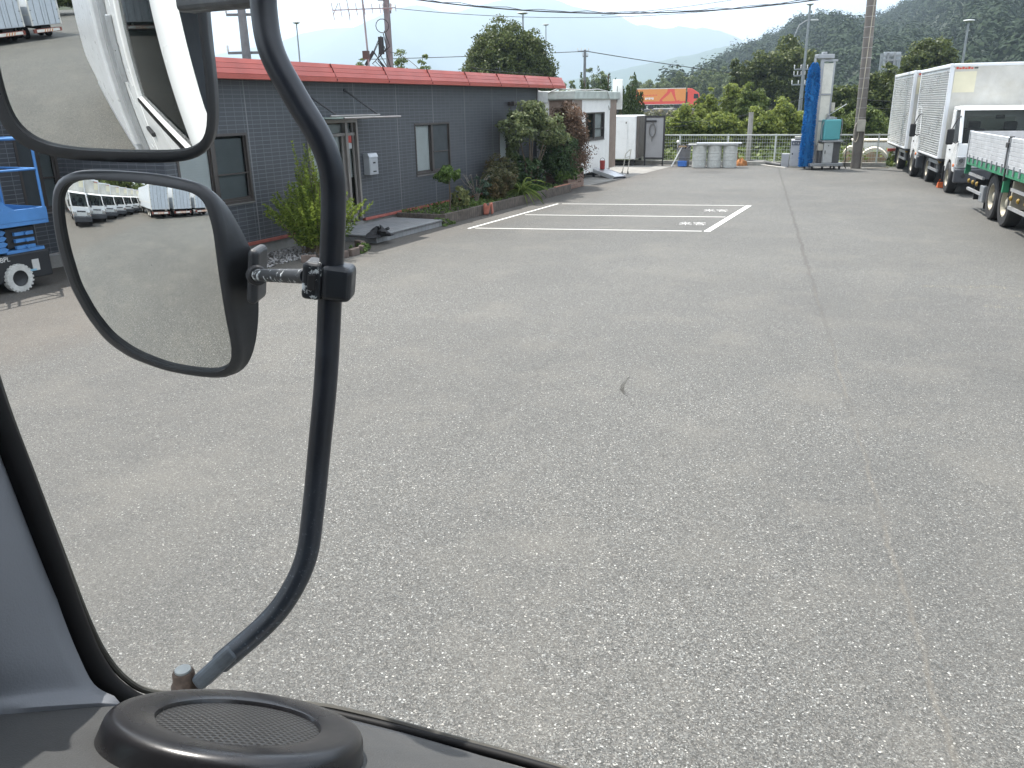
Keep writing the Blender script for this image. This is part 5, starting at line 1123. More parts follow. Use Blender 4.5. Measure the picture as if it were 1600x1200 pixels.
def box_lorry(label, loc, rz, group):
    t = thing('box_lorry', label, 'lorry', loc, rz, group); cab(t); chassis(t, .3, 7.0, ((.85, 1), (4.45, 0)), .42)
    bw, b0, b1, z0, z1 = 1.2, 1.75, 7.25, .88, 3.50
    bx = W().box(-bw+.06, bw-.06, b0+.0, b0+.05, z0, z1-.06).build('front_wall', BXF, t)
    g = W().box(-1.08, -.52, b0-.006, b0-.001, 2.72, 3.28).build('notice_sheet', mat('cream_notice', (.66, .62, .46), .6, var=.06), bx)
    g = W()
    for k in range(6): g.box(-1.06+k*.075, -1.0+k*.075, b0-.006, b0-.001, 3.345, 3.405-.02*(k % 2))
    g.build('lettering', mat('red_lettering', (.55, .06, .03), .5), bx)
    W().box(-.60, -.5, b0-.006, b0-.001, 3.35, 3.39).build('lettering', mat('dark_lettering', (.06, .06, .06), .5), bx)
    n = 36
    for s in (-1, 1):
        pr = [(s*(bw-.05), z0+.06)]
        for k in range(n):
            z = z0+.06+(z1-.16-z0-.06)*k/n; h = (z1-.22-z0)/n; pr += [(s*(bw-.038), z), (s*(bw-.001), z+h*.30), (s*(bw-.001), z+h*.62), (s*(bw-.038), z+h*.92)]
        pr += [(s*(bw-.05), z1-.1)]
        W().prism(pr, 1, b0+.13, b1-.1).build('side_wall', BXS, t)
    g = W()
    for s in (-1, 1):
        g.box(s*(bw-.10), s*(bw+.006), b0-.012, b0+.13, z0, z1-.1); g.box(s*(bw-.08), s*(bw+.004), b1-.10, b1+.01, z0, z1-.1)
        g.box(s*(bw-.07), s*(bw+.012), b0-.015, b1+.012, z1-.11, z1); g.box(s*(bw-.06), s*(bw+.002), b0+.13, b1-.1, z0-.02, z0+.055)
    g.box(-bw+.07, bw-.07, b0-.015, b0+.05, z1-.09, z1).box(-bw+.07, bw-.07, b1-.05, b1+.012, z1-.09, z1)
    g.build('frame', BXW, t, bevel=.022, seg=3)
    W().box(-bw+.06, bw-.06, b0+.05, b1-.05, z1-.06, z1-.02).build('roof', BXF, t); W().box(-bw+.06, bw-.06, b0+.02, b1-.05, z0-.08, z0+.02).build('floor', CHAS, t)
    rd = W().box(-bw+.08, -.005, b1-.05, b1+.0, z0, z1-.1).box(.005, bw-.08, b1-.05, b1+.0, z0, z1-.1).build('rear_door', BXF, t, bevel=.01)
    g = W()
    for x in (-.55, -.15, .15, .55): g.tube([(x, b1+.02, z0+.05), (x, b1+.02, z1-.15)], .018, 7)
    g.build('lock_rod', STL, rd)
    W().box(-1.15, 1.15, b1-.1, b1, .5, .62).build('rear_bumper', mat('red_white', (.45, .07, .05), .5), t)
    for s in (-1, 1):
        g = W(); g.bar((s*1.10, 2.1, .74), (s*1.10, 3.8, .74), .04, .09).bar((s*1.10, 2.1, .50), (s*1.10, 3.8, .50), .04, .07).bar((s*1.10, 2.25, .5), (s*1.10, 2.25, .8), .04).bar((s*1.1, 3.6, .5), (s*1.1, 3.6, .8), .04); g.build('side_guard', STL, t)
        W().lathe([(.05, 0), (.065, .02), (.04, .06)], (s*1.08, 2.0, .80), (s*.6, -1, 0), 14).build('marker_lamp', YLW, t)
        W().box(s*.5, s*1.02, 2.3, 3.3, .42, .78).build('fuel_tank', CHAS, t, bevel=.05)
        W().box(s*.75, s*1.1, 4.96, 5.0, .2, .8).box(s*.72, s*1.08, 1.42, 1.46, .25, .7).build('mud_flap', BLK, t)
    return t
TH = R(7.9)
r1 = box_lorry('nearer white box lorry with ribbed side, its cab behind the flatbed', (2.09, 26.28, 0), TH, 'white box lorries parked in the yard')
r2 = copy_tree(r1, None, 'farther white box lorry, parked behind the nearer one'); r2.location = (1.12, 31.83, 0)
# orange wheel chocks
for (px, py, lb) in ((1481, 296, 'orange wheel chock in front of the box lorry front tyre'), (1469, 293, 'orange wheel chock behind the box lorry front tyre')):
    q = G(px, py); c = thing('wheel_chock', lb, 'chock', q, TH, 'orange wheel chocks')
    W().prism([(-.14, 0), (.14, 0), (.12, .15), (.05, .17)] if px == 1481 else [(-.14, 0), (.14, 0), (-.05, .17), (-.12, .15)], 0, -.10, .10).build('body', mat('chock_orange', (.62, .13, .03), .55, var=.15, dirt=.2), c, bevel=.01)
    W().tube([(-.06, 0, .15), (-.06, -.05, .24), (.06, -.05, .24), (.06, 0, .15)], .012, 6).build('handle', mat('chock_orange', (.62, .13, .03), .55), c)
# flatbed with dropped-side body
fb = thing('flatbed_lorry', 'flatbed lorry with dull aluminium side boards and green rail', 'lorry', (3.55, 15.25, 0), TH)
GRN = mat('green_rail', (.02, .20, .095), .5, var=.2, scale=3, dirt=.35); GATE = mat('gate_aluminium', (.56, .575, .59), .40, .3, var=.15, scale=2.5, dirt=.3)
cab(fb, -.9); chassis(fb, -.6, 8.3, ((-.05, 1),), .49)
for ya in (4.86, 6.02):
    W().tube([(-.8, ya, .49), (.8, ya, .49)], .08, 10).build('axle', CHAS, fb)
    for s in (-1, 1): wheel(fb, s*.93, ya, .49, .28, s)
for s in (-1, 1):
    for (a, b_) in ((.95, 4.55), (4.68, 8.44)):
        pr = [(s*1.17, 1.20)]
        for k in range(7): z = 1.20+.6*k/7; pr += [(s*1.205, z+.006), (s*1.205, z+.076), (s*1.196, z+.080)]
        pr += [(s*1.17, 1.80)]
        gt = W().prism(pr, 1, a, b_).build('side_board', GATE, fb)
        g = W(); y = a+.2
        while y < b_: g.box(s*1.200, s*1.225, y, y+.05, 1.09, 1.27); y += .46
        g.box(s*1.20, s*1.222, a, a+.03, 1.2, 1.79).box(s*1.20, s*1.222, b_-.03, b_, 1.2, 1.79).each('hinge', STL, gt)
    for y in (.90, 4.615, 8.47): W().box(s*1.14, s*1.215, y-.035, y+.035, .95, 1.82).build('post', CHAS if y == 4.615 else GATE, fb)
    W().box(s*1.19, s*1.25, 4.53, 4.72, 1.60, 1.70).build('latch', CHAS, fb, bevel=.01)
    W().box(s*1.08, s*1.195, .9, 8.5, 1.03, 1.18).build('side_rail', GRN, fb, bevel=.006)
    W().box(s*1.08, s*1.20, 4.58, 4.66, .72, 1.03).box(s*1.08, s*1.20, 8.42, 8.5, .80, 1.03).each('rail_bracket', GRN, fb, bevel=.006)
    for (a, b_) in ((6.75, 8.25), (1.5, 4.2)):
        sg_ = W().bar((s*1.12, a, .82), (s*1.12, b_, .82), .05, .06).bar((s*1.12, a, .47), (s*1.12, b_, .47), .05, .06).build('side_guard', mat('bare_aluminium', (.5, .5, .5), .4), fb)
        for y in (np.linspace(a+.45, b_-.15, 3) if a > 5 else np.linspace(b_-.15, b_-1.8, 4)):
            W().lathe([(.05, 0), (.055, .015), (.04, .04), (.015, .05)], (s*1.13, y, .66), (s, 0, 0), 16).build('marker_lamp', YLW, sg_)
    W().box(s*.75, s*1.12, 6.58, 6.95, .30, .66).build('tool_box', STL, fb, bevel=.015)
    W().box(s*.8, s*1.1, 4.22, 4.28, .42, .98).build('mudguard', mat('cream_guard', (.50, .46, .36), .45, .3, dirt=.3), fb, bevel=.01)
    W().box(s*.7, s*1.06, 6.62, 6.65, .16, .7).box(s*.5, s*1.0, 8.05, 8.09, .22, .7).each('mud_flap', BLK, fb)
    for ya in (4.86, 6.02):
        W().grid([[(s*x, ya+.58*math.cos(a), .49+.55*math.sin(a)) for a in np.linspace(.35, math.pi-.35, 12)] for x in (.76, 1.07)]).build('wheel_arch', CHAS, fb)
W().box(-1.15, 1.15, .9, 8.45, 1.10, 1.195).build('bed_floor', mat('bed_wood', (.12, .085, .055), .8, var=.3), fb)
W().box(-1.14, 1.14, 8.45, 8.49, 1.2, 1.8).box(-1.14, 1.14, .84, .88, 1.2, 2.3).each('end_board', GATE, fb)
W().box(-.5, .5, 1.0, 8.2, .82, 1.09).build('subframe', CHAS, fb)
g = W()
for y in np.arange(1.3, 8.3, .62): g.box(-1.08, 1.08, y, y+.07, 1.0, 1.095)
g.build('cross_member', CHAS, fb)
# ------------------------------------------------------------------ lorries parked behind, seen in the mirrors
for k in range(7):
    f = k/6; c = copy_tree(r1, None, 'white box lorry in the parked row reflected in the lower wing mirror')
    c['group'] = 'lorries in the parked row behind'; c.location = (-12.7-1.9*f, -8.8-18.1*f, 0); c.rotation_euler = (0, 0, R(122))
def trailer(loc, rz):
    t = thing('box_trailer_lorry', 'white panelled box lorry seen rear on in the wing mirrors', 'lorry', loc, rz, 'box lorries parked rear on behind')
    PAN = mat('white_panel', (.60, .64, .68), .4, .1, var=.06, dirt=.12)
    W().box(-1.2, 1.2, -9.6, -.04, 1.05, 3.7).build('box', PAN, t, bevel=.02)
    W().box(-1.215, -1.2, -9.55, -.1, 1.78, 1.84).box(1.2, 1.215, -9.55, -.1, 1.78, 1.84).box(-1.23, -1.12, -.08, 0.01, 1.05, 3.7).box(1.12, 1.23, -.08, .01, 1.05, 3.7).box(-1.12, 1.12, -.06, .01, 3.58, 3.7).build('frame', LWH, t)
    rd = W().box(-1.1, -.01, -.04, -.005, 1.1, 3.56).box(.01, 1.1, -.04, -.005, 1.1, 3.56).build('rear_door', PAN, t)
    g = W()
    for x in (-.75, -.22, .22, .75): g.tube([(x, .02, 1.12), (x, .02, 3.54)], .02, 6)
    for x in (-1.08, 1.08):
        for z in (1.4, 2.1, 2.8, 3.4): g.box(x-.06, x+.06, -.01, .02, z, z+.06)
    g.build('lock_rod', STL, rd)
    W().box(-1.15, 1.15, -.25, -.05, .52, .80).build('rear_bumper', mat('rusty_red', (.22, .06, .04), .6, var=.3), t)
    rb_ = W().box(-.95, .95, -.05, -.03, .56, .76).build('reflective_board', LWH, t)
    g = W()
    for k in range(4): g.prism([(-.36+k*.2, .57), (-.28+k*.2, .57), (-.20+k*.2, .75), (-.28+k*.2, .75)], 1, -.03, -.026)
    g.build('stripe', mat('board_orange', (.65, .22, .03), .5), rb_)
    W().box(-.4, .4, -9.2, -.3, .75, 1.0).build('chassis', CHAS, t)
    for y in (-1.9, -3.1, -8.5):
        for s in (-1, 1): wheel(t, s*.98, y, .48, .28, s, LWH)
    W().box(-1.15, 1.15, -11.6, -9.75, .6, 2.9).build('cab', CABW, t, bevel=.08)
for k, (x, y) in enumerate(((-7.7, -18.5), (-5.2, -20.2), (-2.7, -21.9))): trailer((x, y, 0), R(-34))
C, N = [], []
for k in range(70):
    p_ = A3(-36-14*rng.random()+.5*k, -8-60*rng.random(), 0) if k < 40 else A3(-34+50*rng.random(), -58-10*rng.random(), 0); c, n_ = crown(p_+A3(0, 0, 3.0), (3.4, 3.4, 2.8), 12, 26, 1.4, -.3); C.append(c); N.append(n_)
tag(quads('distant_wood', np.concatenate(C), np.concatenate(N), .55, .6, LM['dark']), 'dark wood behind the parked lorries, reflected in the mirror', 'wood', kind='stuff')
# ------------------------------------------------------------------ blue scissor lift
sl = thing('scissor_lift', 'blue scissor lift with white tyres standing by the office', 'lift', (-12.35, 7.1, 0))
LB = mat('lift_blue', (.065, .21, .48), .42, var=.12, scale=3, dirt=.15); WT = mat('white_tyre', (.52, .52, .49), .7, var=.2, scale=6, dirt=.4)
X0, X1, YA, YB = -.50, .44, -1.45, 1.20
W().box(X0+.02, X1-.03, YA, YB, .16, .56).build('chassis', mat('lift_black', (.015, .016, .018), .45, var=.3, dirt=.15), sl, bevel=.02)
text_mesh('U7-14BPL', .10, 'lettering', mat('stencil_white', (.62, .62, .60), .6), sl, frame_m((X1-.027, .35, .50), (0, 1, 0), (0, 0, 1), (1, 0, 0)))
for y in (.62, -1.05):
    for x, s in ((X1-.04, 1), (X0+.04, -1)):
        w_ = W().lathe([(.12, -.07), (.19, -.07), (.205, -.055), (.205, .055), (.19, .07), (.12, .07)], (x, y, .205), (1, 0, 0), 30, cap=False)
        for k in range(22):
            a = k*6.283/22; w_.obox((x+s*.035, y+.203*math.cos(a), .205+.203*math.sin(a)), [(1, .0, 0), (0, -math.sin(a), math.cos(a)), (0, math.cos(a), math.sin(a))], (.035, .014, .012))
        w_ = w_.build('wheel', WT, sl); W().lathe([(.122, -.05), (.122, s*.05), (.06, s*.02), (.001, s*.03)], (x, y, .205), (1, 0, 0), 24).build('hub', mat('lift_black', (.015, .016, .018), .45), w_)
g = W()
for k in range(4):
    z = .60+.085*k
    g.prism([(-1.35, z), (.55, z-.012), (.60, z+.035), (.55, z+.066), (-1.35, z+.076)], 0, X1-.14, X1-.06).prism([(-1.35, z), (.55, z), (.6, z+.035), (.55, z+.066), (-1.35, z+.076)], 0, X0+.06, X0+.14)
g.build('scissor_arm', LB, sl, bevel=.006)
g = W()
for z in (.64, .74, .84): g.tube([(X0+.1, .86, z), (X1-.02, .86+.04*z, z)], .026, 10).bar((X1-.08, .72, z), (X1-.08, 1.02, z), .05, .05)
g.box(X0+.05, X1-.05, .55, 1.15, .565, .61).build('cylinder', LB, sl)
W().box(X0+.1, X1-.12, .62, 1.1, .62, .93).build('motor_pack', mat('lift_black', (.015, .016, .018), .45), sl, bevel=.02)
W().box(X1-.028, X1-.015, .88, .99, .27, .44).build('data_plate', mat('plate_grey', (.50, .50, .48), .5), sl); W().box(X1-.029, X1-.012, .76, .93, .27, .30).build('hose_clip', mat('pale_blue_plastic', (.22, .42, .55), .5), sl)
g = W().box(X0-.02, X1+.03, YA-.05, YB+.05, .96, 1.02).box(X1-.0, X1+.035, YA-.05, YB+.05, 1.02, 1.20).box(X0-.02, X0+.015, YA-.05, YB+.05, 1.02, 1.20).box(X0+.015, X1, YB+.015, YB+.05, 1.02, 1.2).build('platform', LB, sl, bevel=.006)
for y in (YB+.02, .55, .40, .0, -.7, YA):
    for x in (X1+.016, X0): W().tube([(x, y, 1.15), (x, y, 2.2 if y != 1.22 else 2.2)], .021, 10).build('post', LB, sl)
for x in (X1+.016, X0):
    W().tube([(x, YA, 2.2), (x, .55, 2.2), (x, YB+.02, 2.2)], .022, 10).tube([(x, YA, 1.76), (x, YB+.02, 1.76)], .018, 10).each('guard_rail', LB, sl)
W().tube([(X0, YB+.02, 2.2), (X1, YB+.02, 2.2)], .022, 10).tube([(X0, YB+.02, 1.76), (X1, YB+.02, 1.76)], .018).tube([(X0, YA, 2.2), (X1, YA, 2.2)], .022, 10).each('guard_rail', LB, sl)
W().prism([(.36, 1.2), (.36, 1.45), (.42, 1.5), (.62, 1.28), (.75, 1.2)], 0, X1+.0, X1+.03).build('gusset', LB, sl, bevel=.004)
W().box(X1-.2, X1-.05, -.4, -.1, 1.75, 2.05).build('control_box', mat('lift_black', (.015, .016, .018), .45), sl, bevel=.02)
# ------------------------------------------------------------------ the lorry cab the photo is taken from
tk_ = thing('lorry_cab', 'cab of the lorry around the viewer, with dashboard, pillar and wing mirrors', 'lorry cab', (0, 0, 0))
def smooth_path(pts, n):
    """Catmull-Rom through (px,py,t) control points"""
    p_ = np.array(pts, float); p_ = np.vstack([2*p_[0]-p_[1], p_, 2*p_[-1]-p_[-2]]); out = []
    for i in range(1, len(p_)-2):
        for f in np.linspace(0, 1, n, endpoint=False):
            a, b_, c, d = p_[i-1:i+3]; out.append(.5*((2*b_)+(-a+c)*f+(2*a-5*b_+4*c-d)*f*f+(-a+3*b_-3*c+d)*f**3))
    out.append(p_[-2]); return np.array(out)
def P3(path): return [P(*q) for q in path]
PLA = mat('grey_trim', (.150, .157, .170), .62, var=.04, scale=4, bump=.12, bscale=420)
DASH = mat('dash_plastic', (.036, .037, .037), .62, var=.12, scale=5, bump=.25, bscale=500, dirt=.35, dirtcol=(.075, .07, .062))
SEAL = mat('seal_rubber', (.0045, .0045, .005), .6, var=.25, spec=.22)
OLV = mat('dusty_edge', (.045, .042, .032), .6, var=.4, scale=25)
pc = P(376, 1122, .80); vd = nrm(pc-EYE); e_ = AX@A3(math.sin(R(11.5)), math.cos(R(11.5)), 0); e_ = nrm(e_-vd*(e_@vd)); al = R(14.5)
pn = nrm(-vd*math.sin(al)+e_*math.cos(al)); pu = nrm(np.cross(pn, vd)); pu = -pu if pu@AX[:, 0] < 0 else pu; pv = np.cross(pn, pu)
def PD(px, py, d=-.026):                                         # on the sloping top of the dashboard
    r_ = ray(px, py); return EYE+r_*((pn@(pc+pn*d-EYE))/(pn@r_))
# windscreen seal: pillar side then lower edge
side = smooth_path([(-60, 450, .74), (-24, 600, .765), (30, 742, .80), (78, 870, .835), (112, 965, .865), (140, 1030, .887), (176, 1078, .91), (230, 1104, .94), (330, 1106, .985), (480, 1110, .995), (560, 1125, .98), (700, 1159, .945), (860, 1203, .905), (1100, 1280, .86)], 7)
sp = P3(side); W().tube(sp, [.0130 if i < 45 else (.0130-.0075*min(1, (i-45)/12)) for i in range(len(sp))], 12).build('windscreen_seal', SEAL, tk_)
ed = smooth_path([(-48, 440, .755), (2, 612, .785), (54, 752, .82), (98, 868, .85), (136, 966, .88), (164, 1022, .905), (198, 1062, .925), (240, 1082, .95), (330, 1086, .99), (480, 1100, 1.0), (562, 1115, .985), (700, 1151, .95), (860, 1196, .91), (1100, 1273, .865)], 7)
W().tube(P3(ed), .0035, 8).build('glass_edge', OLV, tk_)
# pillar trim
Rr = [(-78, 450, .735), (-46, 600, .757), (9, 745, .795), (57, 866, .83), (92, 966, .857), (120, 1032, .877), (148, 1080, .897), (182, 1108, .90), (215, 1135, .86)]
Ll = [(-330, 500, .48), (-310, 640, .50), (-290, 780, .53), (-270, 900, .56), (-250, 990, .59), (-235, 1050, .605), (-225, 1090, .615), (-220, 1125, .61), (-220, 1170, .56)]
Rs, Ls = smooth_path(Rr[:-2]+[(184, 1100, .90)], 4), smooth_path(Ll[:-2]+[(-225, 1116, .61)], 4)
rows = []
for k in range(13):
    f = k/12; cq_ = Rs*(1-f)+Ls*f; eb_ = PD(cq_[-1][0], cq_[-1][1], -.0275); tb_r = np.linalg.norm(eb_-EYE)/np.linalg.norm(ray(cq_[-1][0], cq_[-1][1]))/cq_[-1][2]; nn_r = len(cq_)
    row = [P(q[0], q[1], q[2]*(1+(tb_r-1)*(j/(nn_r-1))**1.6)*(1-.02*math.sin(math.pi*f))) for j, q in enumerate(cq_)]
    rows.append(row+[row[-1]+A3(0, .006, -.04)])
pt2 = W().grid(rows).build('pillar_trim', PLA, tk_); md = pt2.modifiers.new('t', 'SOLIDIFY'); md.thickness = .006; md.offset = -1
# dashboard top
bk = [(-240, 1110), (-120, 1112), (0, 1106), (80, 1100), (140, 1095), (190, 1100), (260, 1106), (360, 1108), (480, 1114), (560, 1130), (700, 1166), (860, 1212), (1100, 1290), (1500, 1420)]
rows = []
for dy, dz in ((0, -.028), (12, -.0265), (40, -.026), (90, -.026), (160, -.026), (300, -.028), (520, -.037)): rows.append([PD(x, y+dy, dz) for x, y in bk])
rows.append([p_+A3(0, -.02, -.8) for p_ in rows[-1]])
dbd = W().grid(rows).build('dashboard', DASH, tk_)
rl = smooth_path([(470, 1128, .965), (545, 1146, .955), (640, 1171, .935), (760, 1207, .91), (900, 1252, .88)], 8)
W().tube(P3(rl), .0150, 16).build('dash_roll', mat('roll_plastic', (.028, .029, .031), .36, var=.1, bump=.1, bscale=500), dbd)
# round speaker pod
RO = 194/FPX*.80
prof = [(RO*1.035, -.030), (RO*1.03, -.026), (RO*1.012, -.015), (RO*1.0, -.0085), (RO*.985, -.0048), (RO*.962, -.0022), (RO*.93, -.0006), (RO*.86, .0), (RO*.75, -.0005), (RO*.665, -.0014), (RO*.648, -.0022), (RO*.639, -.0048), (RO*.636, -.0085)]
pod = W().lathe(prof, pc, pn, 128, cap=False).build('speaker', mat('pod_plastic', (.010, .010, .0115), .27, var=.08, scale=6, bump=.03, bscale=500, dirt=.15, dirtcol=(.05, .048, .045)), tk_)
# perforated grille: a domed disc with a staggered hole pattern
b = NB('perforated_grille'); o = b.sep(b.obj())
k_ = 165.
ro = b.math('FLOOR', b.math('MULTIPLY', o[1], k_)); sh = b.math('MULTIPLY', b.math('MODULO', b.math('ABSOLUTE', ro), 2.), .5)
fx = b.math('SUBTRACT', b.math('FRACT', b.math('ADD', b.math('MULTIPLY', o[0], k_*.9), sh)), .5); fy = b.math('SUBTRACT', b.math('FRACT', b.math('MULTIPLY', o[1], k_)), .5)
dd_ = b.math('SQRT', b.math('ADD', b.math('MULTIPLY', fx, fx), b.math('MULTIPLY', fy, fy)))
hole = b.ramp(dd_, [(.34, 0.), (.40, 1.)])
GRL = b.end(b.bsdf(b.mix(hole, (.002, .002, .002), (.026, .027, .028)), b.ramp(dd_, [(.3, .9), (.36, .38)]), 0, .4, hole, .5, .002))
gr_rows = []
gl_ = W()
for i in range(13):
    r_ = RO*.637*(1-i/12); gr_rows.append([(r_*math.cos(a), r_*math.sin(a), -.0062+.0050*(1-(r_/(RO*.637))**2)) for a in np.linspace(0, 6.283185, 97)[:-1]])
gl_.grid(gr_rows, True, True); go = gl_.build('grille', GRL, pod); go.matrix_basis = Matrix(frame_m(pc, pu, pv, pn))
# wing mirror arm
arm = smooth_path([(408, -140, .955), (410, -60, .96), (413, 20, .97), (426, 84, .975), (462, 152, .985), (500, 216, .995), (518, 268, 1.01), (521, 330, 1.03), (517, 430, 1.06), (510, 580, 1.10), (499, 700, 1.13), (489, 800, 1.155), (478, 872, 1.165), (450, 932, 1.17), (412, 978, 1.175), (345, 1036, 1.18)], 8)
b = NB('arm_paint'); c = b.ramp(b.noise(9, 6, .65), [(.35, (.006, .008, .012)), (.7, (.017, .021, .029))])
o = b.sep(b.obj()); low = b.ramp(o[2], [(0, 1.), (1, 1.)])
spk = b.ramp(b.noise(210, 2), [(.62, 0.), (.70, 1.)]); zz_ = b.math('MULTIPLY', b.math('SUBTRACT', 2.12, o[2]), 4., clamp=True)
c = b.mix(b.math('MULTIPLY', b.math('MULTIPLY', spk, zz_), .55), c, (.16, .19, .22)); c = b.mix(b.math('MULTIPLY', b.math('MULTIPLY', zz_, b.noise(14, 5)), .5), c, (.06, .075, .09))
ARM = b.end(b.bsdf(c, .36, 0, .5))
am = W().tube(P3(arm), .0157, 22).build('mirror_arm', ARM, tk_)
bp0 = P(345, 1036, 1.18); bp1 = P(312, 1066, 1.185); da_ = nrm(bp1-bp0)
W().bar(bp0-da_*.035, bp1, .024, .036, -vd).build('flattened_end', mat('worn_steel', (.075, .088, .10), .5, .3, var=.3, scale=30), am, bevel=.008, seg=3)
bc = P(288, 1062, 1.185); upv = nrm(AX[:, 1]*.95-AX[:, 2]*.32)
RUST = mat('rusty_bolt', (.085, .060, .045), .8, var=.5, scale=60, bump=.4, bscale=150)
bo = W().lathe([(.019, -.03), (.0195, -.008), (.016, -.003), (.0155, .012), (.0135, .015)], bc, upv, 22).build('bolt', RUST, am)
W().lathe([(.0118, .0), (.0112, .003)], bc+upv*.0155, upv, 20).build('bolt_end', mat('pale_zinc', (.27, .29, .285), .45, .4, var=.2, scale=40), bo)
W().lathe([(.028, 0), (.028, .012)], bc-upv*.040, upv, 22).build('bracket', mat('dusty_bracket', (.24, .22, .18), .8, var=.3, scale=30), am)
# clamp on the arm with worn paint
cq = P(515, 438, 1.062); cx_ = nrm(AX[:, 0]+AX[:, 1]*-.05); cz_ = nrm(P(519, 380, 1.045)-P(512, 500, 1.08)); cx_ = nrm(cx_-cz_*(cx_@cz_)); cy_ = np.cross(cz_, cx_)
s_ = 1.06/FPX
b = NB('chipped_paint'); w1_ = b.ramp(b.noise(55, 6, .7), [(.575, 0.), (.60, 1.)])
CHIP = b.end(b.bsdf(b.mix(w1_, (.012, .014, .017), (.50, .53, .53)), .55, 0, .4, w1_, .4, .002))
CLB = mat('clamp_black', (.014, .017, .021), .42, var=.2, scale=20)
cl_ = W().obox(cq+cx_*14*s_, [cx_, cy_, cz_], (24*s_, .021, 28*s_)).build('clamp', CLB, am, bevel=.009, seg=4)
W().obox(cq-cx_*23*s_, [cx_, cy_, cz_], (15*s_, .022, 29*s_)).build('clamp_bracket', CHIP, cl_, bevel=.006, seg=3)
W().obox(cq-cx_*22*s_+cy_*-.0225, [cx_, cy_, cz_], (6*s_, .002, 13*s_)).build('bolt_recess', BLK, cl_, bevel=.004)
rd0, rd1 = P(403, 430, 1.30), P(480, 432, 1.075)
W().tube([rd0, rd1], .0100, 16).build('mirror_stalk', CHIP, cl_)
# mirrors
def polar(pts, n=120, sm=5):
    p_ = np.array(pts, float); c = p_.mean(0); d = p_-c
    # dense closed resample, then by angle
    q = []; m_ = len(d)
    for i in range(m_):
        a, b_, c_, e = d[i-1], d[i], d[(i+1) % m_], d[(i+2) % m_]
        for f in np.linspace(0, 1, 12, endpoint=False): q.append(b_*(1-f)+c_*f)
    q = np.array(q); th = np.arctan2(q[:, 1], q[:, 0]); r_ = np.hypot(q[:, 0], q[:, 1]); o_ = np.argsort(th); th, r_ = th[o_], r_[o_]
    th = np.concatenate([th-2*math.pi, th, th+2*math.pi]); r_ = np.concatenate([r_]*3); g_ = np.linspace(-math.pi, math.pi, n, endpoint=False); rr = np.interp(g_, th, r_)
    for _ in range(sm): rr = (np.roll(rr, 1)+2*rr+np.roll(rr, -1))/4
    return c, np.stack([c[0]+rr*np.cos(g_), c[1]+rr*np.sin(g_)], 1)
HOUS = mat('mirror_housing', (.019, .021, .024), .48, var=.15, scale=9, bump=.08, bscale=600, dirt=.2, dirtcol=(.05, .052, .055))
MIR = NB('mirror_silver'); MIRROR = MIR.end(MIR.bsdf(MIR.mix(MIR.ramp(MIR.noise(17, 5, .7), [(.45, 0.), (.8, .10)]), (.80, .82, .81), (.62, .64, .63)), MIR.ramp(MIR.noise(11, 4), [(.5, .0), (.85, .05)]), 1.0))
def wing_mirror(label, glass, rim_px, outer, centre, t, az, el, Rx, Ry, depth, rimw):
    p0 = P(*centre, t); d0 = nrm(ray(*centre)); a, e = R(az), R(el)
    n0 = nrm(A3(math.sin(a)*math.cos(e), -math.cos(a)*math.cos(e), math.sin(e))-d0)
    e1 = nrm(np.cross((0, 0, 1.), n0)); e2 = np.cross(n0, e1)
    def on(px, off=0.):
        d = ray(*px); q0 = p0+n0*off; return EYE+d*((n0@(q0-EYE))/(n0@d))
    def onb(px):
        q = on(px)
        for _ in range(4): v = q-p0; q = on(px, -((v@e1)**2/(2*Rx)+(v@e2)**2/(2*Ry)))
        return q-n0*((q-p0)@n0)
    cg, og = polar(glass); rows = []
    G0 = [onb(q) for q in og]; c3 = on(cg)
    def bulge(q): v = q-p0; return q-n0*((v@e1)**2/(2*Rx)+(v@e2)**2/(2*Ry))
    for i in range(25):
        f = 1-i/24.0; rows.append([bulge(c3+(q-c3)*max(f, .004)) for q in G0])
    gm = W().grid(rows, True, True)
    rt_ = [q+n0*.004 for q in map(bulge, G0)]
    _, orr = polar(rim_px); RM = [bulge(onb(q)) for q in orr]
    _, oo = polar(outer); OB_ = [on(q, -depth*.55-.012) for q in oo]; cb_ = sum(OB_)/len(OB_)
    BK = [cb_+(q-cb_)*.80-n0*depth*.45 for q in OB_]
    hr = [[q-n0*.006 for q in map(bulge, G0)], [q+n0*.003 for q in rt_], [g_*.5+r_*.5+n0*.009 for g_, r_ in zip(map(bulge, G0), RM)], [q+n0*.004 for q in RM], [q-n0*.006 for q in RM], [q*.35+o_*.65 for q, o_ in zip(RM, OB_)], OB_, [q*.6+o_*.4-n0*depth*.06 for q, o_ in zip(BK, OB_)], BK, [cb_-n0*depth*.5+(q-cb_)*.02 for q in BK]]
    h = W().grid(hr, True, True).build('wing_mirror', HOUS, tk_, sharp=55); tag(h, label)
    gm.build('mirror_glass', MIRROR, h, sharp=180)
    return h, n0, on, p0
gl1 = [(101, 282), (112, 279), (160, 280), (210, 283), (260, 290), (304, 299), (317, 306), (325, 318), (336, 357), (345, 427), (357, 508), (369, 562), (369, 575), (360, 580), (315, 579), (262, 570), (210, 549), (175, 524), (147, 489), (122, 444), (105, 388), (96, 340), (94, 300)]
rm1 = [(97, 271), (112, 268), (175, 269), (245, 275), (300, 286), (322, 293), (333, 304), (340, 318), (350, 357), (358, 427), (369, 508), (381, 562), (380, 582), (366, 590), (315, 587), (262, 578), (204, 557), (168, 532), (139, 495), (112, 446), (94, 390), (85, 340), (84, 288)]
ot1 = [(97, 272), (112, 266), (175, 266), (245, 271), (297, 281), (329, 294), (353, 318), (374, 354), (395, 396), (404, 462), (403, 508), (396, 553), (383, 580), (366, 589), (315, 586), (262, 577), (204, 556), (168, 531), (139, 494), (114, 446), (96, 390), (88, 340), (86, 290)]
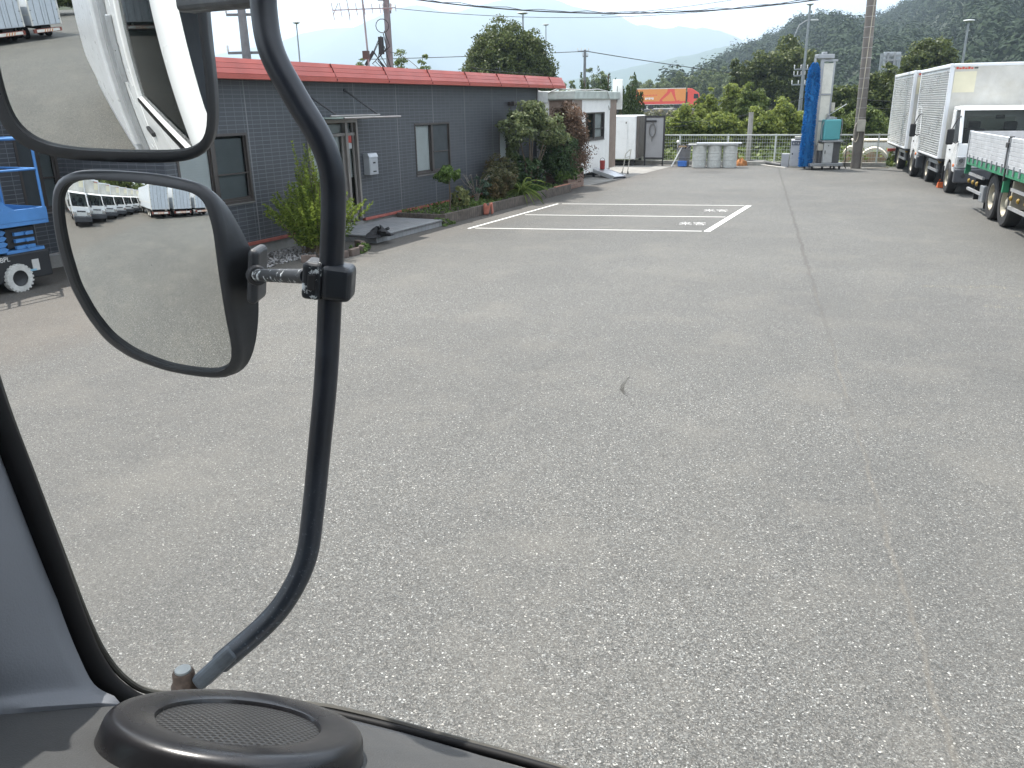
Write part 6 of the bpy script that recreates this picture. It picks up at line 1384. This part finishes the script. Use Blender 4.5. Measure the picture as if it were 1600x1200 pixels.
lmir, ln0, lon, lp0 = wing_mirror('lower wing mirror, rounded square with pointed lower corner', gl1, rm1, ot1, (235, 430), 1.36, -31, -24, .68, .59, .085, 8)
gl2 = [(306, -10), (310, 17), (313, 53), (319, 96), (324, 149), (325, 202), (321, 221), (309, 231), (290, 235), (266, 236), (204, 236), (127, 233), (74, 225), (42, 210), (22, 189), (9, 159), (-4, 110), (-14, 50), (-20, -20), (-14, -90), (10, -122), (80, -132), (200, -136), (280, -130), (300, -100), (304, -50)]
rm2 = [(318, -10), (322, 17), (324, 53), (330, 96), (335, 149), (336, 205), (331, 232), (316, 244), (300, 249), (262, 253), (184, 252), (110, 248), (52, 236), (24, 218), (4, 195), (-10, 160), (-18, 110), (-28, 50), (-34, -20), (-30, -96), (0, -136), (80, -146), (200, -150), (290, -144), (312, -110), (316, -50)]
ot2 = [(327, -10), (328, 16), (333, 66), (339, 118), (343, 171), (340, 212), (330, 235), (310, 247), (290, 252), (262, 254), (184, 253), (110, 248), (52, 236), (24, 218), (4, 196), (-10, 160), (-18, 110), (-28, 50), (-34, -20), (-30, -96), (0, -136), (80, -146), (200, -150), (296, -144), (320, -110), (326, -50)]
umir, un0, uon, up0 = wing_mirror('upper wing mirror, larger, cut by the top left of the view', gl2, rm2, ot2, (170, 100), 1.25, 5, -12, 1.42, 1.10, .055, 10)
sk_ = P(401, 430, 1.31)
W().lathe([(.0165, -.004), (.0165, .006), (.013, .009)], sk_, nrm(rd1-rd0), 20).build('socket', BLK, lmir)
W().obox(P(402, 428, 1.35), [cx_, cy_, cz_], (11*s_, .03, 55*s_)).build('socket_housing', HOUS, lmir, bevel=.010, seg=4)
W().bar(P(290, -6, 1.20), P(412, -22, .97), .034, .045, (0, 0, 1)).build('mirror_bracket', HOUS, umir, bevel=.008, seg=3)
# ---- shell of the cab: shades the inside, and is what the mirrors look back along
XS = -.86
CBX = mat('cab_outer', (.66, .67, .67), .26, var=.04, scale=1.5, dirt=.15, coat=.3)
W().box(XS+.02, 1.35, -1.35, .30, 3.04, 3.12).build('roof', CBX, tk_, bevel=.02)
W().box(XS+.02, 1.35, -1.40, -1.36, .95, 3.04).build('rear_wall', PLA, tk_); W().box(1.31, 1.35, -1.36, .62, .95, 2.0).box(1.31, 1.35, -1.36, -.75, 2.0, 3.04).build('far_side', PLA, tk_)
W().box(XS+.04, 1.31, -1.36, .60, .93, .97).build('floor', DASH, tk_)
dr_ = W().box(XS, XS+.045, -.72, .36, .90, 1.99).build('door', CBX, tk_, bevel=.012)
W().box(XS-.012, XS-.001, -.70, .34, 1.955, 1.985).box(XS-.010, XS-.001, -.71, .35, 1.45, 1.50).build('belt_moulding', SEAL, dr_)
W().box(XS-.03, XS-.001, -.66, -.52, 1.72, 1.76).build('door_handle', BLK, dr_, bevel=.008)
W().box(XS+.028, XS+.032, -.70, .34, 1.99, 2.92).build('side_window', glassmat('door_glass', (.70, .76, .74), .90, .01), dr_)
rows = []
for z in (1.72, 1.99, 2.2, 2.4, 2.7, 3.04):
    ys = .51-.17*(z-1.89); rows.append([(XS+.003, ys-.19, z), (XS-.004, ys-.12, z), (XS+.006, ys-.06, z), (XS+.030, ys-.022, z), (XS+.052, ys-.008, z)])
W().grid(rows).build('pillar', CBX, tk_)
W().box(XS+.0, XS+.05, -1.38, -.735, .90, 3.04).box(XS+.01, XS+.05, -.735, .30, 2.93, 3.04).build('side_panel', CBX, tk_, bevel=.012)
W().box(XS+.006, XS+.05, .375, .44, .90, 1.70).prism([(XS+.006, .44), (XS+.05, .52), (XS+.12, .57), (XS+.12, .44)], 2, .9, 1.70).box(XS+.13, 1.31, .54, .58, .9, 1.70).build('front_panel', CBX, tk_, bevel=.012)
g = W(); g.box(XS-.045, XS-.002, -1.0, -.95, 2.05, 2.6).box(XS-.05, XS-.001, -1.37, -1.2, .95, 3.0); g.build('grab_rail', STL, tk_, bevel=.01)
W().box(XS-.10, 1.45, -7.6, -1.55, 1.10, 3.45).build('cargo_box', mat('own_box', (.60, .62, .64), .34, .3, var=.08, dirt=.15), tk_, bevel=.03)
W().box(XS-.06, XS-.02, -6., -1.7, .62, .72).box(XS-.03, 1.3, -7.4, -1.2, .72, 1.08).build('side_guard', STL, tk_)
W().lathe([(.3, -.14), (.48, -.14), (.5, 0), (.48, .14), (.3, .14)], (XS+.16, -.35, .5), (1, 0, 0), 28).build('wheel', TYRE, tk_)
# windscreen
wr = []
for f in np.linspace(0, 1, 7):
    row = []
    for q in P3(ed[2:]):
        tp2 = A3(q[0]*.98, q[1]-.22, 3.04); row.append(q*(1-f)+tp2*f)
    wr.append(row)
b = NB('clear_glass'); tr = b.n('ShaderNodeBsdfTransparent'); CLEAR = b.end(tr.outputs[0])
ws = W().grid(wr[:1]+[[a*(1-f)+c_*f for a, c_ in zip(wr[0], wr[-1])] for f in (.33, .66, 1.)]).build('windscreen', CLEAR, tk_)
# squashed insect and smears on the glass
def smear(nm, pts, width, m_):
    ps = [P(x, y, .90) for x, y in pts]; rows = []
    for i, q in enumerate(ps):
        w2 = width*(math.sin(math.pi*(i+.6)/(len(ps)+.2)))/FPX*.9; rows.append([q-AX[:, 0]*w2, q+AX[:, 0]*w2])
    W().grid(rows).build(nm, m_, ws)
def smearmat(nm, col, al):
    b = NB(nm); t = b.n('ShaderNodeBsdfTransparent'); x = b.n('ShaderNodeMixShader'); b.set(x, 0, b.math('MULTIPLY', b.ramp(b.noise(90, 4), [(.3, .3), (.7, 1.)]), al)); b.t.links.new(t.outputs[0], x.inputs[1]); b.t.links.new(b.bsdf(col, .8), x.inputs[2]); return b.end(x.outputs[0])
smear('insect_smear', [(984, 588), (978, 595), (973, 602), (972, 609), (976, 616), (981, 620)], 3.2, smearmat('insect_brown', (.09, .07, .045), .6))
smear('dust_smear', [(982, 606), (996, 610), (1012, 613), (1030, 618)], 5, smearmat('dust_pale', (.42, .40, .35), .25))
# ------------------------------------------------------------------ haze in the valley air
b = NB('valley_haze'); pv_ = b.n('ShaderNodeVolumePrincipled'); b.set(pv_, 'Color', (.66, .83, 1.0, 1)); b.set(pv_, 'Density', HAZE); b.set(pv_, 'Anisotropy', .25)
hz = MB().box(-9500, 9500, -1500, 9500, -1.2, 760)
tag(hz.build('haze', b.end(None, pv_.outputs[0])), kind='stuff')
